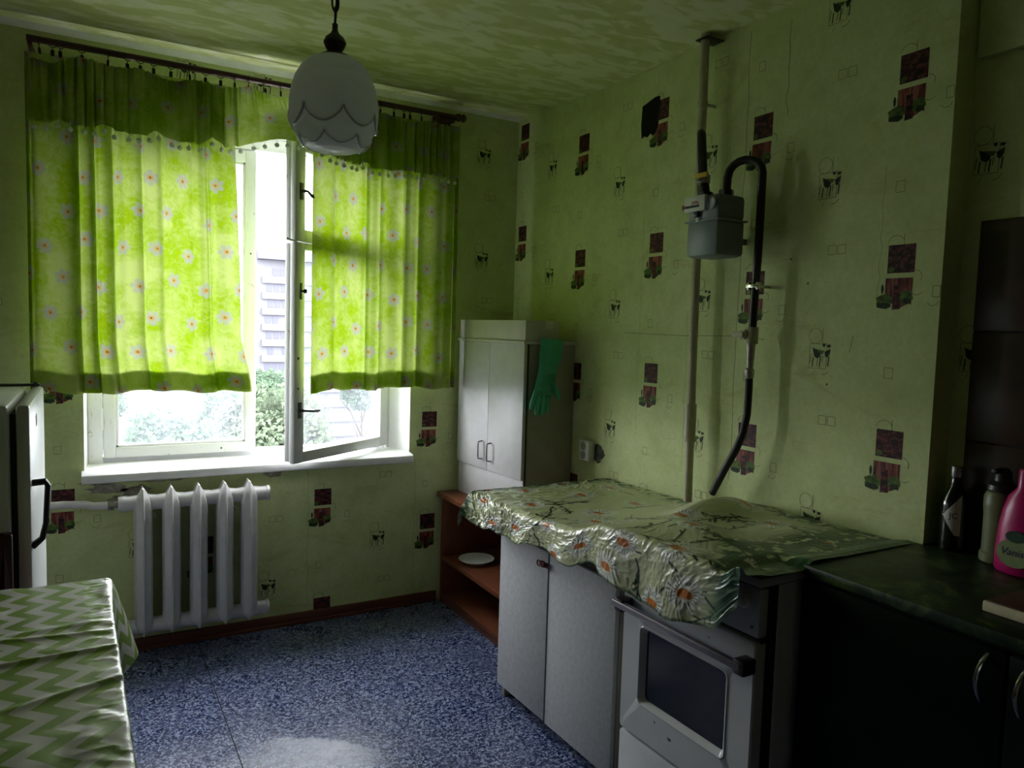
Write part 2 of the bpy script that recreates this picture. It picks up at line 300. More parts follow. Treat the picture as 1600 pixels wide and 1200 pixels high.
# ------------------------------------------------------------------ wallpaper print (flat printed motifs)
class Wall(MB):
    """mesh of a wall whose printed motifs are coplanar flat faces; map(u, z, lift) -> point"""
    def __init__(s, fn): super().__init__(); s.fn = fn
    def poly(s, pts, mi, lift=.0004):
        o = s.cur; s.cur = mi; s.add([s.fn(u, z, lift) for u, z in pts], [tuple(range(len(pts)))]); s.cur = o
    def line(s, pts, w=.0016, mi=5, lift=.0005):
        for (a, b), (c, d) in zip(pts, pts[1:]):
            l = math.hypot(c - a, d - b) or 1; nx, ny = -(d - b) / l * w / 2, (c - a) / l * w / 2
            s.poly([(a + nx, b + ny), (c + nx, d + ny), (c - nx, d - ny), (a - nx, b - ny)], mi, lift)
    def square(s, u, z, w, h=None):
        h = h or w; s.line([(u - w / 2, z - h / 2), (u + w / 2, z - h / 2), (u + w / 2, z + h / 2), (u - w / 2, z + h / 2), (u - w / 2, z - h / 2)])
    def arc(s, u, z, r, a0, a1, w=.0016): s.line([(u + r * math.cos(a0 + (a1 - a0) * k / 12), z + r * math.sin(a0 + (a1 - a0) * k / 12)) for k in range(13)], w)
    def blob(s, u, z, ru, rz, mi, seed, n=16, rough=.35, lift=.0006):
        r = random.Random(seed); s.poly([(u + ru * (1 - rough * r.random()) * math.cos(2 * PI * k / n), z + rz * (1 - rough * r.random()) * math.sin(2 * PI * k / n)) for k in range(n)], mi, lift)
    def bush(s, u, z, ru, rz, mi, lift, k):
        s.poly([(u + ru * (1 + .10 * math.sin(5 * t + k) + .06 * math.sin(9 * t + 2 * k)) * math.cos(t), z + rz * (1 + .10 * math.sin(5 * t + k) + .06 * math.sin(9 * t + 2 * k)) * math.sin(t)) for t in [2 * PI * q / 30 for q in range(30)]], mi, lift)
    def photo(s, u, z, half=False):
        w, h = .080, .078
        s.poly([(u, z), (u + w, z), (u + w, z - h), (u, z - h)], 1)
        s.blob(u + .012, z - h + .010, .011, .010, 3, 3); s.arc(u + .022, z, .026, .5, 2.9); s.line([(u + .045, z), (u + .045, z + .03)])
        if half: return
        z2 = z - h - .014; u2 = u - .003
        s.poly([(u2, z2), (u2 + w, z2), (u2 + w - .001, z2 - .074), (u2 + w - .012, z2 - .070), (u2 + .062, z2 - .076), (u2 + .046, z2 - .083), (u2 + .026, z2 - .080), (u2 + .022, z2 - .062), (u2, z2 - .058)], 2)
        s.bush(u2 + .000, z2 - .064, .026, .021, 3, .0006, 1); s.bush(u2 + .063, z2 - .054, .019, .019, 3, .0007, 2); s.bush(u2 - .002, z2 - .076, .021, .008, 4, .0008, 3); s.bush(u2 + .066, z2 - .064, .013, .008, 4, .0008, 4)
        s.blob(u2 - .008, z2 - .030, .005, .016, 4, 7); s.poly([(u2 + .026, z2 - .02), (u2 + .044, z2 - .02), (u2 + .048, z2 - .086), (u2 + .024, z2 - .088)], 1, .0009)
        s.arc(u2 + w + .006, z2 + .002, .018, -.6, 1.6); s.arc(u2 + w + .012, z2 - .028, .020, 3.6, 5.6)
    def butterfly(s, u, z):
        s.square(u - .010, z - .012, .062, .076); s.arc(u - .022, z + .050, .024, 0, 2 * PI, .0014); s.line([(u + .004, z + .028), (u + .004, z + .074)])
        s.poly([(u - .030, z + .014), (u - .012, z + .006), (u + .002, z - .002), (u - .004, z - .016), (u - .014, z - .019), (u - .024, z - .012)], 4, .0007)
        s.poly([(u - .018, z + .010), (u + .004, z + .006), (u + .014, z + .004), (u + .006, z - .006), (u - .002, z - .004)], 3, .0009)
        s.poly([(u + .014, z + .002), (u + .034, z + .012), (u + .032, z - .004), (u + .024, z - .016), (u + .016, z - .012)], 4, .0007)
        s.blob(u + .010, z + .022, .006, .006, 4, 4); s.blob(u + .028, z + .020, .008, .006, 4, 14)
        for k, (du, dz, ln) in enumerate(((-.035, -.006, .03), (-.026, -.016, .03), (-.010, -.018, .026), (.000, -.012, .034), (.008, -.010, .02), (.030, -.012, .03))):
            s.line([(u + du, z + dz), (u + du - .003, z + dz - ln)], .0036 if k % 2 else .002, 4)
        s.arc(u + .012, z - .048, .020, 4.4, 5.9, .002); s.line([(u - .018, z - .056), (u - .028, z - .074)], .0014)
    def unit(s, u, z, ok):
        """one repeat of the print: u, z = top corner of the photo motif"""
        if ok(u + .04, z - .08): s.photo(u, z)
        elif ok(u + .04, z - .03): s.photo(u, z, True)
        if ok(u + .315, z - .262): s.butterfly(u + .315, z - .262)
        for du, dz, kind in ((.35, .048, 2), (.023, .160, 1), (.158, -.131, 3)):
            if ok(u + du, z + dz):
                if kind == 2: s.square(u + du - .0165, z + dz, .027); s.square(u + du + .0165, z + dz, .027)
                else:
                    s.square(u + du, z + dz, .026 if kind == 1 else .024, .03)
                    if kind == 3: s.arc(u + du - .004, z + dz - .022, .016, 3.6, 6.0); s.line([(u + du + .012, z + dz - .014), (u + du + .018, z + dz - .012)])
    def crack(s, u, z0, z1, seed, w=.0012, mi=5):
        r = random.Random(seed); n = 14; pts = [(u + (r.random() - .5) * .01, z0 + (z1 - z0) * k / n) for k in range(n + 1)]; s.line(pts, w, mi, .0003)

# ------------------------------------------------------------------ setting
fl = struct('floor', MB().box(-2.95, .4, -4.3, .35, -.08, -.003), [dark_gasket])
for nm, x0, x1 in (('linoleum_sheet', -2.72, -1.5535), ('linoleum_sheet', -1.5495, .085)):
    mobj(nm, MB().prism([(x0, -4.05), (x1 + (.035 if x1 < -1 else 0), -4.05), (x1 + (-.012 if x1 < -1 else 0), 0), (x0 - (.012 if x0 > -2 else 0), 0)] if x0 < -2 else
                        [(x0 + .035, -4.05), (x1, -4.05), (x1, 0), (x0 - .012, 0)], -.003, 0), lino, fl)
# ceiling: sags a little away from the window wall
nx, ny = 24, 60; xs = np.linspace(-2.95, .4, nx); ys = np.linspace(.0, -4.3, ny); X, Y = np.meshgrid(xs, ys, indexing='ij')
Zc = 2.508 - .040 * smooth(-Y / .9) + .004 * (vn(X * 1.5, Y * 1.5) - .5)
ce = grid('ceiling', np.stack([X, Y, Zc], -1), ceil_m); ce['kind'] = 'structure'
struct('trim_1', MB().prism([(0, 2.491), (-.012, 2.496), (-.030, 2.507), (-.036, 2.512), (0, 2.515)], -2.72, 0, 'x'), crown_m)

# window-side wall with the opening; sides of the opening are painted white
wb_ = Wall(lambda u, z, e: (u, -e, z))
wb_.prism([(-2.95, 0), (-1.985, 0), (-1.972, .12), (-1.972, .34), (-2.95, .34)], 0, 2.6)
wb_.prism([(.3, 0), (-.577, 0), (-.640, .12), (-.640, .34), (.3, .34)], 0, 2.6)
wb_.prism([(-1.985, 0), (-.577, 0), (-.640, .12), (-.640, .34), (-1.972, .34), (-1.972, .12)], 0, .745); wb_.prism([(-1.985, 0), (-.577, 0), (-.640, .12), (-.640, .34), (-1.972, .34), (-1.972, .12)], 2.245, 2.6)
wb_.mi = [0] * len(wb_.f)
for i, f in enumerate(wb_.f):
    c = np.mean([wb_.v[k] for k in f], 0)
    if .02 < c[1] < .3 and -1.99 < c[0] < -.57: wb_.mi[i] = 9
opening = lambda u, z: not (-2.06 < u < -.53 and .70 < z < 2.30) and u < -.03 and .04 < z < 2.43
for u0, z0 in ((-2.63, .36), (-2.10, .715), (-1.575, .46), (-1.049, .631), (-.511, .984)):
    for k in range(-2, 6): wb_.unit(u0, z0 + k * .526, opening)
for u, z in ((-1.595, 2.452), (-1.289, 2.452)): wb_.butterfly(u, z)
for u in (-.545, -1.08): wb_.crack(u, .07, .74, 3, .001)
# paper torn off under the sill: bare plaster
r_ = random.Random(2)
for u, z, ru, rz in ((-1.90, .705, .10, .030), (-1.80, .685, .07, .035), (-1.93, .735, .09, .016), (-1.70, .73, .13, .014), (-1.45, .735, .16, .010), (-1.24, .722, .05, .022), (-1.86, .66, .05, .02), (-1.10, .735, .1, .008)):
    wb_.blob(u, z, ru, rz, 7, hash((u, z)) % 999, 30, .45, .0012)
wall_back = struct('wall_back', wb_, [paper2] + PRINT + [white_paint], fix=False)

wr = Wall(lambda u, z, e: (-e, -u, z))
wr.prism([(0, .34), (0, -2.28), (.085, -2.28), (.085, -4.3), (.35, -4.3), (.35, .34)], 0, 2.6)
okr = lambda u, z: -.01 < u < 2.245 and .05 < z < 2.45
for u0, z0 in ((.033, 2.465), (.567, 2.301), (1.093, 2.326), (1.607, 2.147), (2.124, 2.193)):
    for k in range(-5, 2): wr.unit(u0, z0 + k * .518, okr)
for k in (2.06, 1.543): wr.square(2.268, k, .020, .03); wr.arc(2.26, k - .022, .016, 3.6, 6)
wr.poly([(1.012, 2.327), (1.03, 2.330), (1.06, 2.338), (1.088, 2.345), (1.118, 2.344), (1.122, 2.31), (1.112, 2.27), (1.116, 2.24), (1.10, 2.205), (1.085, 2.196), (1.07, 2.207), (1.05, 2.196), (1.03, 2.203), (1.014, 2.196), (1.008, 2.25)], 6, .0011)
for u, a, b, sd in ((1.575, .9, 2.44, 1), (1.33, .9, 1.5, 5), (1.74, 2.12, 2.42, 2), (1.05, .95, 1.9, 6), (2.10, 1.5, 1.9, 9)): wr.crack(u, a, b, sd, .0022 if sd in (1, 2) else .001, 5)
wr.line([(.95, 1.41), (1.3, 1.405), (1.62, 1.41), (1.70, 1.40)], .002, 5, .0003); wr.line([(1.62, 1.76), (1.66, 1.80)], .003); wr.line([(2.02, 1.37), (2.03, 1.42)], .002)
for u, z in ((1.79, 1.66), (1.62, 2.14), (1.86, 1.58), (1.95, 1.27)): wr.blob(u, z, .004, .004, 4, 3)
wr.blob(.80, .870, .055, .046, 8, 21, 24, .35, .001)
wr.fn = lambda u, z, e: (.085 - e, -u, z)
for k in (1.90, 1.382): wr.butterfly(2.335, k)
for k in (2.16,): wr.square(2.40, k, .026)
wall_right = struct('wall_right', wr, [paper] + PRINT, fix=False)
# brown wall tiles on the recessed stretch and the boxed duct above them
mobj('grout', MB().box(.0828, .0848, -3.13, -2.326, .86, 1.728), dark_gasket, wall_right)
tb = MB().box(-.004, .004, -.099, .099, -.1435, .1435, .0025)
tile0 = mobj('tile', tb, tile_m, wall_right); tile0.location = (.081, -2.426, 1.0035)
for i in range(4):
    for j in range(3):
        if i == j == 0: continue
        t = tile0.copy(); COL.objects.link(t); t.location = (.081 - .0006 * ((i * 3 + j) % 3), -2.426 - .2 * i, 1.0035 + .2905 * j)
mobj('duct_box', MB().box(.070, .09, -4.2, -2.290, 2.150, 2.52, .004), recess_paper, wall_right)
struct('wall_left', MB().box(-2.95, -2.72, -4.3, .34, 0, 2.6), [dim_paper])
struct('wall_front', MB().box(-2.95, .35, -4.3, -4.05, 0, 2.6), [dim_paper])
struct('baseboard_back', MB().box(-2.72, -.42, -.018, 0, 0, .052, .004).box(-2.72, -.42, -.026, -.016, 0, .018, .004), [base_wood])

# ------------------------------------------------------------------ window
win = thing('window_1', (-1.29, .12, .80), None, None); win['kind'] = 'structure'
fm = MB(); fm.box(-1.972, -1.917, .115, .19, .785, 2.245, .004); fm.box(-.655, -.630, .125, .20, .785, 2.245, .004); fm.box(-1.93, -.65, .115, .20, 2.185, 2.245, .004); fm.box(-1.93, -.65, .150, .22, .785, .812, .003)
part('window_frame', fm, frame_m, win)
sm = MB(); pr = [(-.065, .752), (-.062, .744), (-.05, .738), (.118, .738), (.118, .792), (-.02, .784), (-.052, .780), (-.062, .774), (-.066, .764)]
sm.prism(pr, -1.995, -.580, 'x'); part('window_sill', sm, white_paint, win)
part('outer_sill', MB().prism([(.22, .80), (.46, .765), (.46, .755), (.22, .79)], -1.972, -.640, 'x'), plain('grey_tin', (.36, .38, .42), .4, .1, 20, .5, .5), win)
def casement(parent_loc, rz, label, loc_parts):
    c = bpy.data.objects.new('casement', None); COL.objects.link(c); c.parent = win; c.location = tuple(a - b for a, b in zip(parent_loc, win.location)); c.rotation_euler = (0, 0, rz)
    return c
# closed leaf (local x along the leaf, y outwards, z up)
c1 = casement((-1.915, .12, 0), 0, None, None)
mobj('sash', MB().rect_frame('x', 0, .620, 0, .06, .812, 2.180, .046, .055, .044), frame_m, c1)
for y, nm in ((.018, 'pane'), (.050, 'pane')): mobj(nm, MB().box(.044, .576, y - .0015, y + .0015, .852, 2.128), glass, c1)
bead = MB()
for x0, x1, z0, z1 in ((.046, .058, .856, 2.126), (.562, .574, .856, 2.126), (.046, .574, .856, .866), (.046, .574, 2.114, 2.126)): bead.box(x0, x1, .006, .018, z0, z1, .002)
mobj('glazing_bead', bead, white_paint, c1)
for z in (.98, 1.95): mobj('hinge', MB().cyl((-.006, -.004, z - .045), (-.006, -.004, z + .045), .006, 10), white_paint, c1)
mobj('screw', MB().cyl((.596, -.002, 1.10), (.596, .002, 1.10), .005, 8).cyl((.596, -.002, 1.72), (.596, .002, 1.72), .004, 8).cyl((.47, -.002, .832), (.47, .002, .832), .004, 8), graphite, c1)
# open leaf: hinged at the far jamb, swung into the room; the vent above splits it
c2 = casement((-.652, .118, 0), PI + math.atan2(.375, .554), None, None)      # local x from the hinge to the free stile; local -y is outwards
def leaf(z0, z1, wb, wt):
    s = mobj('sash', MB().rect_frame('x', 0, .668, -.030, 0, z0, z1, .058, wt, wb).rect_frame('x', .004, .662, -.064, -.034, z0 + .004, z1 - .004, .050, wt * .8, wb * .8), frame_m, c2)
    for y in (-.016, -.050): mobj('pane', MB().box(.054, .614, y - .0015, y + .0015, z0 + wb - .004, z1 - wt + .004), glass, c2)
leaf(.806, 1.752, .048, .030); leaf(1.756, 2.182, .052, .050)
def lever(z, tip, up=0):
    k_ = tip / -.09
    h = bpy.data.objects.new('lever_handle', None); COL.objects.link(h); h.parent = c2; h.location = (.637, 0, z)
    mobj('backplate', MB().box(-.011, .011, 0, .004, -.035, .035, .004), graphite, h)
    mobj('grip', MB().tube([(0, .002, 0), (0, .022, 0), (-.012 * k_, .030, -.001), (-.04 * k_, .032, -.004 + up), (-.075 * k_, .032, -.006 + 2 * up), (-.092 * k_, .032, -.005 + 3 * up)], [.007, .006, .0055, .006, .0085, .004], 10), graphite, h)
lever(1.036, -.09); lever(1.964, -.040, -.006)
k = bpy.data.objects.new('latch', None); COL.objects.link(k); k.parent = c2; k.location = (.634, 0, 1.546)
mobj('backplate', MB().box(-.006, .006, 0, .003, -.035, .035, .003), graphite, k); mobj('knob', MB().lathe((0, 0, 0), [(.004, .002), (.004, .014), (.009, .018), (.009, .026), (.003, .029)], 14, axis='y'), graphite, k)
mobj('screw', MB().cyl((.648, -.001, 1.26), (.648, .002, 1.26), .006, 8).cyl((.648, -.001, 1.13), (.648, .002, 1.13), .005, 8), graphite, c2)
mobj('stay_hook', MB().tube([(.655, -.01, 1.754), (.69, -.014, 1.758), (.700, -.022, 1.762)], .0045, 8), white_paint, c2)

# ------------------------------------------------------------------ curtains
def leaf_y(x): return .118 - (-.652 - x) * .677
def curtain_y(x, z, base=-.10, off=0):
    t = np.where((x < -.62), np.minimum(base, leaf_y(np.maximum(x, -1.22)) - .055 - off), base)
    t = np.where(x < -1.22, base + (t - base) * smooth((x + 1.50) / .28), t)
    return base + (t - base) * smooth((2.42 - z) / .26)
def cotton(u, v, seed):
    n = fbm(u * 90 + 8 * vn(u * 30, v * 30, seed), v * 70, 3, seed); n1 = fbm(u * 14, v * 9, 3, seed + 2); n2 = np.abs(fbm(u * 60, v * 60, 2, seed + 3) - .5)
    a = np.array((.40, .62, .008)); b = np.array((.66, .80, .22)); w = np.clip(.5 + 1.0 * (n - .5) + 2.0 * (n1 - .5), 0, 1)[..., None]
    c = a * (1 - w) + b * w
    c = np.where((n2 < .035)[..., None], c * .75 + np.array((.62, .80, .30)) * .25, c)
    sx, sy = .158, .140
    for oy in (0, 1):
        gx = u / sx + (.5 if oy else 0); gy = v / (2 * sy) + .5 * oy
        ix = np.floor(gx).astype(int); iy = np.floor(gy).astype(int)
        jx = _T[(ix * 7 + 3 * oy + seed) % 64, (iy * 5) % 64] - .5; jy = _T[(ix * 3 + 11) % 64, (iy * 9 + oy + seed) % 64] - .5
        px = (gx - ix - .5 - .28 * jx) * sx; py = (gy - iy - .5 - .16 * jy) * 2 * sy
        r = np.hypot(px, py); th = np.arctan2(py, px) + jx * 5
        pet = smooth((.034 * (.52 + .48 * np.abs(np.cos(3 * th)) ** .6) - r) / .003)[..., None] * .78
        c = c * (1 - pet) + np.array((.54, .56, .47)) * pet
        vein = (smooth((.028 - r) / .01) * smooth((.16 - np.abs(np.sin(3 * th))) / .1) * .55)[..., None]; c = c * (1 - vein) + np.array((.66, .42, .20)) * vein
        e = smooth((.0130 - r) / .006)[..., None] * .9; c = c * (1 - e) + np.array((.74, .46, .09)) * e
        e = smooth((.0045 - r) / .002)[..., None]; c = c * (1 - e) + np.array((.32, .05, .02)) * e
    return c
def drape(x0, x1, ztop, zbot, nu, nv, seed, amp, folds, base=-.10, cloth_w=1.25, taper=None, off=0):
    s = np.linspace(0, 1, nu); t = np.linspace(0, 1, nv); S, T = np.meshgrid(s, t, indexing='ij')
    X = x0 + (x1 - x0) * S
    ph = folds * 2 * PI * (S + .05 * np.sin(S * 9 + seed) + .03 * np.sin(S * 23 + seed * 2))
    wob = amp * (np.sin(ph + .6 * np.sin(ph)) * (.6 + .7 * vn(S * 7, T * .6, seed)) + .22 * np.sin(2.3 * ph + 1) * (1 - .5 * T))
    top = ztop(X) if callable(ztop) else ztop; bot = zbot(X) if callable(zbot) else zbot
    Z = top + (bot - top) * T
    X = X + .35 * amp * np.cos(ph) + (taper(S, T) if taper else 0)
    Y = curtain_y(X, Z, base, off) + wob * (.55 + .45 * smooth(T * 4))
    c = cotton(S * abs(x1 - x0) * cloth_w + seed, T * 1.3 * (np.max(top) - np.min(bot)) / 1.3, seed)
    return np.stack([X, Y, Z], -1), c, (S, T)
hemz = lambda X: 1.112 + .006 * np.sin(X * 17) + .004 * np.sin(X * 41)
def curtain(name, x0, x1, seed, folds, label, taper=None):
    o = thing(name, ((x0 + x1) / 2, -.1, 1.11), label, 'curtain', 'green daisy curtains over the window')
    P, c, _ = drape(x0, x1, 2.385, hemz, 330, 330, seed, .018, folds, -.085, taper=taper); grid('panel', P, curtain_m, o, c, sub=o.location)
    k = int(330 * (1 - .082 / 1.27)); H = P[:, k:].copy(); H[..., 1] += .006; H[..., 2] += .001; c = c.copy(); c[:, -2:] = (.78, .82, .72); grid('hem', H, curtain_m, o, c[:, k:] * .9, sub=o.location)
    return o
curtain('curtain', -2.165, -1.405, 3, 7.5, 'wider green daisy-print curtain hanging beside the fridge over the closed window leaf', lambda S, T: -.035 * (1 - T) ** 2 * S + .035 * smooth((T - .8) * 5) * S)
curtain('curtain', -1.135, -.372, 8, 6.5, 'green daisy-print curtain pushed into the room by the open window leaf')
# valance with scalloped edge
def val_bot(X):
    b = 2.128 + .003 * np.sin(X * 9)
    for cx, d, w in ((-2.045, .012, .03), (-1.90, .020, .025), (-1.722, .026, .028), (-1.513, .036, .026), (-1.30, .018, .08), (-1.15, .026, .05), (-.867, .020, .026), (-.66, .006, .05)):
        b = b + d * np.exp(-((X - cx) / w) ** 2)
    return b
val_top = lambda X: 2.372 + .008 * np.sin(X * 31) + .006 * np.sin(X * 13 + 1) - .012 * (X < -2.05)
va = thing('valance', (-1.26, -.12, 2.13), 'gathered green daisy-print valance with pompom fringe along the top of the window', 'valance')
P, c, ST = drape(-2.150, -.395, val_top, val_bot, 640, 100, 5, .012, 26, -.128, 1.3, off=.035)
gather = .010 * np.sin(ST[0] * 2 * PI * 95 + 3 * np.sin(ST[0] * 40)) * (1 - smooth(ST[1] * 1.6)); P[..., 1] += gather + .010 * vn(ST[0] * 18, ST[1] * 2, 4)
grid('panel', P, curtain_m, va, np.minimum(c * 1.12, .95), sub=va.location)
pm = MB(); bm = bmesh.new(); bmesh.ops.create_icosphere(bm, subdivisions=2, radius=.0095)
for v in bm.verts: v.co *= 1 + .12 * (random.random() - .5)
pm.bm(bm); bm.free(); pm.tube([(0, 0, .006), (0, 0, .028)], .0009, 5)
pom0 = None
for k, i in enumerate(np.linspace(8, 631, 46).astype(int)):
    if pom0 is None: p = pom0 = mobj('pompom', pm, pom_m, va)
    else: p = pom0.copy(); COL.objects.link(p)
    q = P[i, -1]; p.location = (q[0] - va.location[0] + random.uniform(-.006, .006), q[1] - .004 - va.location[1], q[2] - .024 - va.location[2]); p.rotation_euler = (0, 0, random.random() * 6)
rod = thing('curtain_rod', (-1.27, -.1, 2.435), 'dark brown wooden curtain rod under the ceiling above the window', 'curtain rod')
part('pole', MB().cyl((-2.15, -.1, 2.428), (-.39, -.1, 2.426), .0125, 14), rod_m, rod)
for x, e in ((-.385, 1),): part('finial', MB().lathe((x, -.1, 2.427), [(.006, -.03), (.016, -.022), (.020, -.006), (.012, .004), (.020, .014), (.016, .026), (.004, .032)], 16, axis='x'), rod_m, rod)
part('bracket', MB().box(-2.148, -2.132, -.112, 0, 2.404, 2.416, .003).box(-2.150, -2.130, -.012, 0, 2.34, 2.42, .003), rod_m, rod)
part('bracket', MB().box(-.50, -.43, -.118, 0, 2.398, 2.414, .004).tube([(-.50, -.1, 2.40), (-.47, -.1, 2.392), (-.44, -.1, 2.40), (-.42, -.1, 2.41)], .011, 8).box(-.49, -.44, -.012, 0, 2.37, 2.44, .003), rod_m, rod)
cm = MB(); cm.tube([(.015 * math.cos(a), 0, .015 * math.sin(a)) for a in np.linspace(0, 2 * PI, 19)], .0016, 6, False); cm.tube([(0, 0, -.015), (0, 0, -.024)], .0013, 6); cm.box(-.006, .006, -.004, .004, -.046, -.024, .002)
clip0 = None
for x in (-2.113, -2.069, -2.045, -1.974, -1.885, -1.821, -1.776, -1.729, -1.666, -1.60, -1.538, -1.479, -1.424, -1.367, -1.302, -1.239, -1.152, -1.068, -.982, -.894, -.788, -.726, -.675, -.647, -.589, -.439):
    if clip0 is None: q = clip0 = mobj('curtain_clip', cm, clip_m)
    else: q = clip0.copy(); COL.objects.link(q)
    q.location = (x, -.1, 2.424); q.rotation_euler = (random.uniform(-.1, .1), 0, random.uniform(-.9, .9) + PI / 2 * .5)
    tag(q, 'small dark ring clip holding the valance on the brown curtain rod', 'curtain clip', 'ring clips along the curtain rod')

# ------------------------------------------------------------------ radiator
rad = thing('radiator', (-1.57, -.08, 0), 'white cast-iron radiator with five sections under the window', 'radiator')
sec = MB()
def sect(z): # half width and depth of the section along its height
    return None
zs = [.100, .112, .128, .150, .620, .655, .682, .704, .718]; wd = [.002, .012, .026, .034, .034, .031, .023, .010, .003]
n = 12; vs = []
for z, w in zip(zs, wd):
    dp = .042 + .016 * (w / .034)
    ring = [(0, -dp - .020 * w / .034), (.10 * w + .002, -dp), (w * .75, -dp * .82), (w, -dp * .45), (w, dp * .45), (w * .75, dp * .9), (0, dp), (-w * .75, dp * .9), (-w, dp * .45), (-w, -dp * .45), (-w * .75, -dp * .82), (-.10 * w - .002, -dp)]
    vs += [(a, b, z) for a, b in ring]
sec.add(vs, [(i * n + k, i * n + (k + 1) % n, (i + 1) * n + (k + 1) % n, (i + 1) * n + k) for i in range(len(zs) - 1) for k in range(n)] + [tuple(range(n - 1, -1, -1)), tuple((len(zs) - 1) * n + k for k in range(n))])
s0 = None
for x in (-1.778, -1.672, -1.566, -1.462, -1.362):
    if s0 is None: o = s0 = mobj('section', sec, radiator_m, rad)
    else: o = s0.copy(); COL.objects.link(o)
    o.location = (x + 1.57, -.008, 0)
def hdr(z): 
    prof = [(.030, -1.868), (.032, -1.86), (.034, -1.84)]
    for i, x in enumerate((-1.778, -1.672, -1.566, -1.462, -1.362)): prof += [(.030, x - .052), (.034, x - .022), (.040, x), (.034, x + .022)]
    prof += [(.030, -1.31), (.030, -1.288), (.033, -1.286), (.033, -1.275)]
    return MB().lathe((0, -.088, z), [(r, h) for r, h in prof], 18, axis='x')
part('header', hdr(.655), radiator_m, rad); part('header', hdr(.135), radiator_m, rad)
part('pipe', MB().tube([(-2.72, -.075, .668), (-2.06, -.075, .668), (-1.985, -.075, .663), (-1.955, -.082, .655), (-1.90, -.088, .655)], .0155, 12), radiator_m, rad)
part('union_nut', MB().cyl((-1.905, -.088, .655), (-1.882, -.088, .655), .021, 6).cyl((-1.884, -.088, .655), (-1.862, -.088, .655), .014, 12), steel, rad, 'bare metal union nut')
for x in (-1.731, -1.406): part('bracket', MB().box(x - .004, x + .004, -.075, 0, .58, .588), radiator_m, rad)

# ------------------------------------------------------------------ brown open shelf unit, plate, standing wall cabinet
sh = thing('shelf_unit', (-.21, -.55, 0), 'low brown wooden open shelf unit in the corner', 'shelf unit')
part('shelf_top', MB().box(-.422, -.012, -1.02, -.006, .547, .574, .003), brown_wood, sh)
part('side_panel', MB().box(-.41, -.014, -.052, -.034, 0, .547, .002), brown_wood, sh); part('side_panel', MB().box(-.41, -.014, -1.018, -1.0, 0, .547, .002), brown_wood, sh)
part('shelf', MB().box(-.405, -.018, -1.0, -.052, .221, .247, .002), brown_wood, sh); part('shelf', MB().box(-.408, -.018, -1.0, -.052, .034, .056, .002), brown_wood, sh)
part('kick_board', MB().box(-.40, -.385, -1.0, -.052, 0, .034, .001), brown_wood, sh); part('back_panel', MB().box(-.018, -.014, -1.0, -.052, .03, .547), brown_wood, sh)
pt = mobj('plate', MB().lathe((0, 0, 0), [(.001, .003), (.048, .003), (.052, .0), (.056, .003), (.072, .012), (.088, .020), (.090, .0225), (.087, .0235), (.070, .016), (.052, .008), (.001, .007)], 48, False), plastic_white)
pt.location = (-.300, -.228, .247); tag(pt, 'small white plate alone on the middle shelf of the brown unit', 'plate')
cab = thing('wall_cabinet', (-.308, -.325, .5745), 'cream two-door wall cabinet standing on the low brown shelf unit', 'cabinet', rz=math.radians(4.2))
# local: x into the cabinet (0 = front), y along the front (+ towards the window), z up
hw = .290; D = .285
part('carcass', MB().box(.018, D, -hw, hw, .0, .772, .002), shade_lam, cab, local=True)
part('plinth_panel', MB().box(.012, .020, -hw, hw, .0, .160, .001), white_lam, cab, local=True)
for a, b, hy in ((.001, hw, .045), (-hw, -.001, -.035)):
    d = part('door', MB().box(0, .017, a, b, .158, .772, .002), white_lam, cab, local=True)
    mobj('handle', MB().tube([(0, hy, .205), (-.022, hy, .208), (-.024, hy, .220), (-.024, hy, .278), (-.022, hy, .290), (0, hy, .293)], .0033, 8), graphite, d)
part('ledge', MB().box(-.008, D + .004, -hw - .006, hw + .006, .772, .787, .004), cream_lam, cab, local=True)
part('top_box', MB().box(.002, .190, -hw - .002, hw, .787, .878, .002), cream_lam, cab, local=True)
part('sticker', MB().box(.110, .150, -hw - .004, -hw - .002, .842, .880), label_white, cab, 'pale square of tape', local=True)
part('edge_strip', MB().box(.018, .026, -hw - .002, -hw + .004, 0, .772), dark_edge, cab, local=True)
# rubber glove hanging on the side of the cabinet
gv = thing('rubber_glove', (-.165, -.645, 1.36), 'green rubber dish glove hanging from the side of the cream cabinet', 'glove')
gm = MB()
def flat(path, wa, th, n=14):
    """flattened tube in the x-z plane"""
    vs = []; P_ = [Vector(p) for p in path]
    for i, p in enumerate(P_):
        t = (P_[min(i + 1, len(P_) - 1)] - P_[max(i - 1, 0)]).normalized(); a = t.cross(Vector((0, 1, 0))).normalized()
        vs += [p + a * wa[i] * math.cos(2 * PI * k / n) + Vector((0, 1, 0)) * th[i] * math.sin(2 * PI * k / n) for k in range(n)]
    m_ = len(P_); vs = [v + Vector((-.024, 0, 0)) for v in vs]; gm.add(vs, [(i * n + k, i * n + (k + 1) % n, (i + 1) * n + (k + 1) % n, (i + 1) * n + k) for i in range(m_ - 1) for k in range(n)] + [tuple(range(n - 1, -1, -1)), tuple((m_ - 1) * n + k for k in range(n))])
y_ = -.648
flat([(-.140, y_, 1.372), (-.142, y_, 1.33), (-.149, y_, 1.28), (-.158, y_, 1.235), (-.166, y_, 1.20), (-.172, y_, 1.165), (-.178, y_, 1.13), (-.181, y_, 1.118)], [.060, .060, .056, .050, .047, .050, .052, .044], [.012, .012, .013, .013, .014, .015, .014, .008])
part('cuff', gm, glove_m, gv); 
